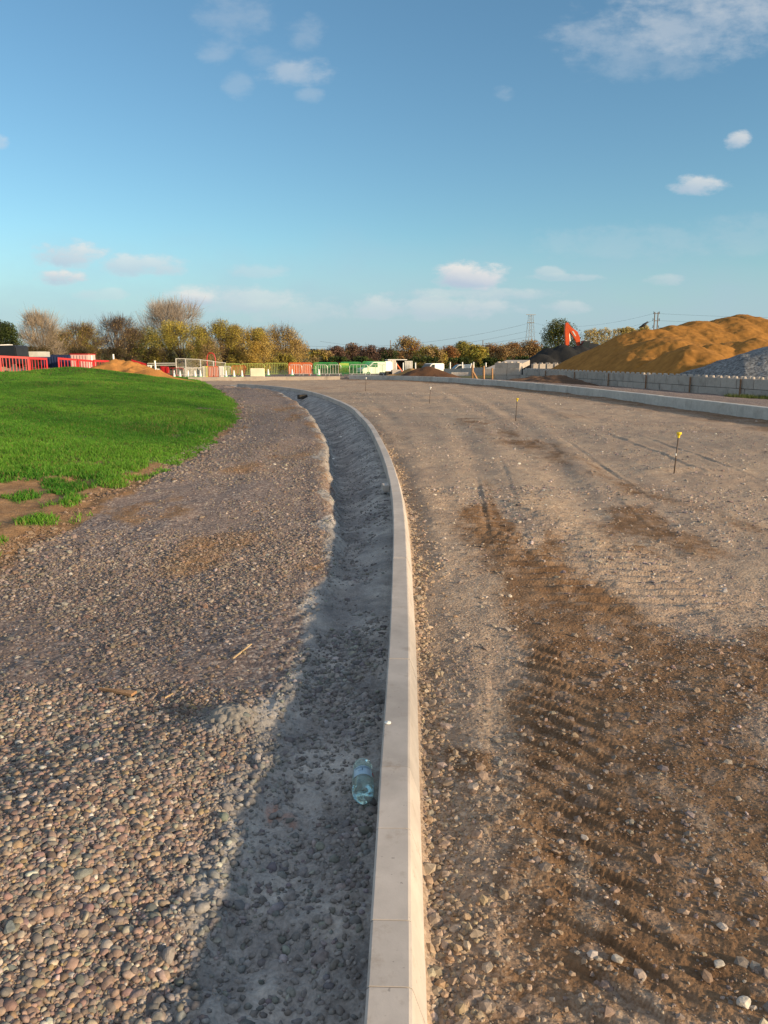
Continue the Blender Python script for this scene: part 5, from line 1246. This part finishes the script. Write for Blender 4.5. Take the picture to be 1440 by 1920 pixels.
# ------------------------------------------------------------------ pylon, pole, wires
D = 520; b = at(993, 660, D); b.z = -2; top = at(993, 590, D).z; H = top + 2
root = empty('pylon', b, .3, 'grey steel lattice pylon on the horizon left of the excavator', 'pylon'); mb = MB(); r_ = .13
def leg_at(z):
    f = 1 - z / H; return 1.1 + 2.0 * f
zs = [0, 7, 13, 18, 22.5, 26.5, H]
for sx in (-1, 1):
    for sy in (-1, 1): mb.tube([(sx * leg_at(z), sy * leg_at(z), z) for z in zs], r_, 4)
for k in range(len(zs) - 1):
    w0, w1 = leg_at(zs[k]), leg_at(zs[k + 1])
    for sy in (-1, 1):
        mb.tube([(-w0, sy * w0, zs[k]), (w1, sy * w1, zs[k + 1])], r_ * .6, 4); mb.tube([(w0, sy * w0, zs[k]), (-w1, sy * w1, zs[k + 1])], r_ * .6, 4)
mb.build('lattice', M['pylon'], root)
for z, w in ((H, 3.4), (H - 5, 2.6)):
    MB().tube([(-w, 0, z), (w, 0, z)], .2, 4).build('cross_arm', M['pylon'], root)
Dp = 205; pl = []
b = at(1224, 690, Dp); topz = at(1224, 585, Dp).z; H2 = topz - b.z
root = empty('twin_pole', b, 0, 'twin wooden power pole standing behind the sand heap', 'power pole')
for sx in (-1, 1):
    MB().tube([(sx * .42, 0, 0), (sx * .42, 0, H2)], .17, 8, .13).build('pole', M['pole'], root)
    for k in range(3): MB().tube([(sx * .42, 0, H2 - .2 - k * 1.75), (sx * (.75 + .12 * (k == 1)), 0, H2 + .1 - k * 1.75), (sx * (.75 + .12 * (k == 1)), 0, H2 - .5 - k * 1.75)], .09, 5).build('insulator', M['dark'], root)
mb = MB()
for z in (H2 - .4, H2 - 2.2): mb.tube([(-.7, -.15, z), (.7, -.15, z)], .08, 4)
mb.build('cross_arm', M['pole'], root)
def wire(p0, p1, sag, label, r=.03):
    p0 = Vector(p0); p1 = Vector(p1); pts = []
    for k in range(25): t = k / 24; q = p0.lerp(p1, t); q.z -= sag * 4 * t * (1 - t); pts.append(q - p0)
    return tag(MB().tube(pts, r, 4).build('power_line', M['wire'], loc=p0), label, 'power line', 'power lines')
for i in range(3):
    zz = topz - .4 - i * 1.75; nm = ('top', 'middle', 'lowest')[i]
    wire((b.x + .8, Dp, zz), (b.x + 75, Dp - 25, zz - 1 + i * .3), 1.2, 'dark %s power line running right from the twin pole' % nm, .018)
    wire((b.x - .8, Dp, zz), at(993, 604 + 16 * i, 330), 2.5 + i * .4, 'dark %s power line running left from the twin pole' % nm, .018)
for i, (pa, pb_) in enumerate((((560, 648), (1000, 604)), ((560, 655), (1000, 618)), ((600, 640), (1000, 630)))):
    wire(at(pa[0], pa[1], 520), at(*pb_, 515), 6, 'thin %s power line crossing the sky above the far hedge line' % ('top', 'middle', 'lowest')[i], .05)
for i, px in enumerate((732, 905)):
    b_ = at(px, 660, 420); H3 = at(px, 638, 420).z - b_.z + 2; tag(MB().tube([(0, 0, -2), (0, 0, H3 - 2)], .22, 5).build('distant_pole', M['pole'], loc=b_), 'faint distant pole on the horizon ' + ('left of the orange brown dome', 'above the yellow tree')[i], 'power pole')

# ------------------------------------------------------------------ grass tufts by the wall
x, y = scatter(12, 18.5, 20, 36, 60); Ms = masks(x, y); k = (Ms[6] > 2.2) & (fbm(x * .5, y * .5, 171, 3) > .1) & (x > .42 * y); x = x[k]; y = y[k]; z = height(x, y)
nb = 8; n = len(x) * nb; bx = np.repeat(x, nb) + rng.normal(0, .06, n); by = np.repeat(y, nb) + rng.normal(0, .06, n); bz = np.repeat(z, nb); a = rng.uniform(0, 6.28, n); h = rng.uniform(.06, .2, n)
V = np.stack([np.stack([bx - .012 * np.cos(a), by - .012 * np.sin(a), bz], 1), np.stack([bx + .012 * np.cos(a), by + .012 * np.sin(a), bz], 1), np.stack([bx + rng.normal(0, .05, n), by + rng.normal(0, .05, n), bz + h], 1)], 1)
uniform('verge_weeds', V.reshape(-1, 3), np.arange(n * 3).reshape(-1, 3), M['grass'], smooth=False, attrs={'col': np.tile(np.array([(.09, .12, .03)]), (n * 3, 1))})['kind'] = 'stuff'

# ------------------------------------------------------------------ sun and sky
SUN_EL = R(13.5); SUN_AZ = R(119)          # clockwise from +Y: right and slightly behind
sun = bpy.data.lights.new('sun', 'SUN'); sun.energy = 3.35; sun.angle = R(2.2); sun.color = (1.0, .74, .46)
so = bpy.data.objects.new('sun', sun); COL.objects.link(so)
sd = Vector((math.sin(SUN_AZ) * math.cos(SUN_EL), math.cos(SUN_AZ) * math.cos(SUN_EL), math.sin(SUN_EL)))
so.rotation_euler = (-sd).to_track_quat('-Z', 'Y').to_euler()

def tree_belt():
    """thin tall trees standing behind the camera on the right; their dappled shade falls in strips"""
    r = np.random.default_rng(99); s_ = np.array([math.sin(SUN_AZ), math.cos(SUN_AZ)]); p_ = np.array([-s_[1], s_[0]]); P = []; TA = []; TB = []
    for q, w, dens, L, h0 in ((2.75, .75, .36, 44, 7.0), (9.6, .4, .8, 47, 13.2), (12.2, .8, 0.6, 45, 12.8), (14.6, 1.9, .30, 45, 8.2), (16.0, .5, 1.0, 48, 13.4), (18.3, .9, 0.6, 46, 13), (21.4, .7, 0.6, 49, 14), (24.5, .8, 0.6, 49, 14.5), (27.5, .7, 1.0, 48, 15)):
        n = int(dens * 2 * w * (max(17, h0 + 4.5) - h0) / .042); c = s_ * L + p_ * q
        u = r.normal(0, .62 * w, n); zz = r.uniform(h0, max(17, h0 + 4.5), n); a = r.uniform(-1.2, 1.2, n)
        P.append(np.stack([c[0] + p_[0] * u + s_[0] * a, c[1] + p_[1] * u + s_[1] * a, zz], 1)); TA.append([c[0], c[1], -.2]); TB.append([c[0], c[1], 16])
    P = np.concatenate(P); N = len(P); n1 = unit(r.normal(size=(N, 3))); n2 = unit(np.cross(n1, r.normal(size=(N, 3)))); V, Q = quads(P, n1, n2, r.uniform(.12, .30, N)[:, None], .8)
    TA = np.array(TA); Vt, Qt = tubes(TA, np.array(TB), np.full(len(TA), .10), np.full(len(TA), .03)); Q = np.concatenate([Q, Qt + len(V)]); V = np.concatenate([V, Vt])
    uniform('tree_belt', V, Q, M['leaf'], smooth=False, attrs={'col': np.tile(np.array([(.16, .12, .05)]), (len(V), 1))})['kind'] = 'stuff'
tree_belt()

CLOUDS = [  # px, py, half width, half height, opacity
    (882, 517, 56, 23, 1.0), (128, 476, 58, 24, .75), (118, 520, 42, 13, .9), (268, 497, 80, 17, .6), (1308, 347, 44, 15, .7), (1384, 264, 22, 14, .7), (552, 134, 60, 20, .42), (400, 96, 28, 18, .22), (438, 28, 54, 40, .20), (574, 62, 30, 24, .20), (505, 112, 36, 18, .14),
    (1150, 72, 95, 44, .36), (1290, 58, 170, 44, .46), (1400, 5, 190, 42, .5), (1210, 115, 110, 28, .24), (1030, 512, 24, 10, .4), (1250, 525, 34, 9, .35), (440, 562, 130, 22, .5), (372, 562, 36, 16, .85), (705, 578, 40, 20, .5), (840, 576, 120, 20, .5), (560, 584, 80, 18, .3), (480, 508, 50, 12, .3),
    (1060, 520, 70, 6, .35), (1180, 455, 150, 28, .14), (1420, 440, 120, 30, .14), (1060, 575, 40, 12, .4), (943, 175, 18, 12, .25), (447, 158, 22, 20, .18), (580, 180, 22, 12, .22), (-5, 265, 18, 12, .4), (900, 552, 150, 10, .4), (190, 552, 40, 10, .3)]
def build_world():
    w = bpy.data.worlds.new('World'); SC.world = w; w.use_nodes = True; nt = w.node_tree; N = nt.nodes; L = nt.links
    bg = N['Background']; out = N['World Output']
    sky = N.new('ShaderNodeTexSky'); sky.sky_type = 'NISHITA'; sky.sun_disc = False; sky.sun_elevation = SUN_EL; sky.sun_rotation = SUN_AZ
    sky.air_density = 1.0; sky.dust_density = .6; sky.ozone_density = 1.3; sky.altitude = 60
    def mth(op, a, b=None, c=None):
        m = N.new('ShaderNodeMath'); m.operation = op
        for s_, v in zip(m.inputs, (a, b, c)):
            if v is None: continue
            if isinstance(v, (int, float)): s_.default_value = v
            else: L.new(v, s_)
        return m.outputs[0]
    tc = N.new('ShaderNodeTexCoord'); sep = N.new('ShaderNodeSeparateXYZ'); L.new(tc.outputs['Generated'], sep.inputs[0])
    dy = mth('MAXIMUM', sep.outputs[1], .02); u = mth('DIVIDE', sep.outputs[0], dy); v = mth('DIVIDE', sep.outputs[2], dy); front = mth('GREATER_THAN', sep.outputs[1], .03)
    cv = N.new('ShaderNodeCombineXYZ'); L.new(u, cv.inputs[0]); L.new(mth('MULTIPLY', v, 1.9), cv.inputs[1])
    def noise(sc, det, ro=.6, off=0):
        n = N.new('ShaderNodeTexNoise'); n.inputs['Scale'].default_value = sc; n.inputs['Detail'].default_value = det; n.inputs['Roughness'].default_value = ro
        mp = N.new('ShaderNodeMapping'); mp.inputs['Location'].default_value = (off, off * .7, 0); L.new(cv.outputs[0], mp.inputs[0]); L.new(mp.outputs[0], n.inputs['Vector']); return n.outputs['Fac']
    n1 = noise(26, 7, .62); n2 = noise(9, 5, .55, 4.0)
    nn = mth('ADD', mth('MULTIPLY', mth('SUBTRACT', n1, .5), 2.6), mth('MULTIPLY', mth('SUBTRACT', n2, .5), 1.3))
    tot = None; shade = None
    for px, py, hw, hh, op in CLOUDS:
        q = at(px, py, 1.0); u0, v0 = q.x, q.z - CAMH; a = hw / F * 1.25; b_ = hh / F * 1.25
        du = mth('MULTIPLY', mth('SUBTRACT', u, u0), 1 / a); dv = mth('MULTIPLY', mth('SUBTRACT', v, v0), 1 / b_)
        e = mth('SUBTRACT', 1.0, mth('ADD', mth('MULTIPLY', du, du), mth('MULTIPLY', dv, dv)))
        m = N.new('ShaderNodeMapRange'); m.interpolation_type = 'SMOOTHSTEP'; m.inputs['From Min'].default_value = -.15; m.inputs['From Max'].default_value = 1.35 if py < 240 else .95; m.inputs['To Max'].default_value = op
        L.new(mth('ADD', e, mth('MULTIPLY', nn, 1.15)), m.inputs['Value'])
        lim = N.new('ShaderNodeMapRange'); lim.inputs['From Min'].default_value = -.9; lim.inputs['From Max'].default_value = -.1; L.new(e, lim.inputs['Value'])
        k = mth('MULTIPLY', m.outputs[0], lim.outputs[0])
        sh = mth('MULTIPLY', k, mth('ADD', dv, mth('MULTIPLY', du, .35)))
        tot = k if tot is None else mth('MAXIMUM', tot, k); shade = sh if shade is None else mth('ADD', shade, sh)
    # low grey-mauve band of distant cloud
    hb = N.new('ShaderNodeMapRange'); hb.interpolation_type = 'SMOOTHSTEP'; hb.inputs['From Min'].default_value = .165; hb.inputs['From Max'].default_value = .03; L.new(mth('ADD', v, mth('MULTIPLY', mth('SUBTRACT', n2, .5), .08)), hb.inputs['Value'])
    band = mth('MULTIPLY', hb.outputs[0], .72)
    tot = mth('MULTIPLY', tot, front)
    # broken bright cloud added out of view, overhead and behind, for neutral fill
    n3 = N.new('ShaderNodeTexNoise'); n3.inputs['Scale'].default_value = 3.2; n3.inputs['Detail'].default_value = 6; L.new(tc.outputs['Generated'], n3.inputs['Vector'])
    mo = N.new('ShaderNodeMapRange'); mo.interpolation_type = 'SMOOTHSTEP'; mo.inputs['From Min'].default_value = .40; mo.inputs['From Max'].default_value = .62; mo.inputs['To Max'].default_value = .95; L.new(n3.outputs['Fac'], mo.inputs['Value'])
    hi = N.new('ShaderNodeMapRange'); hi.interpolation_type = 'SMOOTHSTEP'; hi.inputs['From Min'].default_value = .42; hi.inputs['From Max'].default_value = .12; L.new(mth('SUBTRACT', sep.outputs[1], mth('MULTIPLY', mth('ABSOLUTE', sep.outputs[0]), .5)), hi.inputs['Value'])
    up_ = N.new('ShaderNodeMapRange'); up_.interpolation_type = 'SMOOTHSTEP'; up_.inputs['From Min'].default_value = .62; up_.inputs['From Max'].default_value = .80; L.new(sep.outputs[2], up_.inputs['Value'])
    over = mth('MULTIPLY', mo.outputs[0], mth('MAXIMUM', hi.outputs[0], up_.outputs[0]))
    ramp = N.new('ShaderNodeMapRange'); ramp.inputs['From Min'].default_value = -.5; ramp.inputs['From Max'].default_value = .45; L.new(mth('ADD', shade, mth('MULTIPLY', nn, .22)), ramp.inputs['Value'])
    cc = N.new('ShaderNodeMix'); cc.data_type = 'RGBA'; L.new(ramp.outputs[0], cc.inputs['Factor']); cc.inputs['A'].default_value = (*CLOUD_LO, 1); cc.inputs['B'].default_value = (*CLOUD_HI, 1)
    tint = N.new('ShaderNodeMix'); tint.data_type = 'RGBA'; tint.blend_type = 'MULTIPLY'; tint.inputs['Factor'].default_value = 1; L.new(sky.outputs[0], tint.inputs['A']); tint.inputs['B'].default_value = (*SKY_TINT, 1)
    mx0 = N.new('ShaderNodeMix'); mx0.data_type = 'RGBA'; L.new(band, mx0.inputs['Factor']); L.new(tint.outputs['Result'], mx0.inputs['A']); mx0.inputs['B'].default_value = (*BAND, 1)
    mx = N.new('ShaderNodeMix'); mx.data_type = 'RGBA'; L.new(tot, mx.inputs['Factor']); L.new(mx0.outputs['Result'], mx.inputs['A']); L.new(cc.outputs['Result'], mx.inputs['B'])
    mz = N.new('ShaderNodeMix'); mz.data_type = 'RGBA'; L.new(over, mz.inputs['Factor']); L.new(mx.outputs['Result'], mz.inputs['A']); mz.inputs['B'].default_value = (*OVER, 1)
    L.new(mz.outputs['Result'], bg.inputs['Color']); bg.inputs['Strength'].default_value = .10
OVER = (3.7, 3.6, 3.5); SKY_TINT = (.48, .672, .745); CLOUD_LO = (2.2, 2.6, 3.1); CLOUD_HI = (3.6, 3.55, 3.45); BAND = (1.85, 2.45, 3.05)
build_world()

SC.view_settings.view_transform = 'Standard'; SC.view_settings.look = 'None'; SC.view_settings.exposure = 1.16; SC.view_settings.gamma = 1
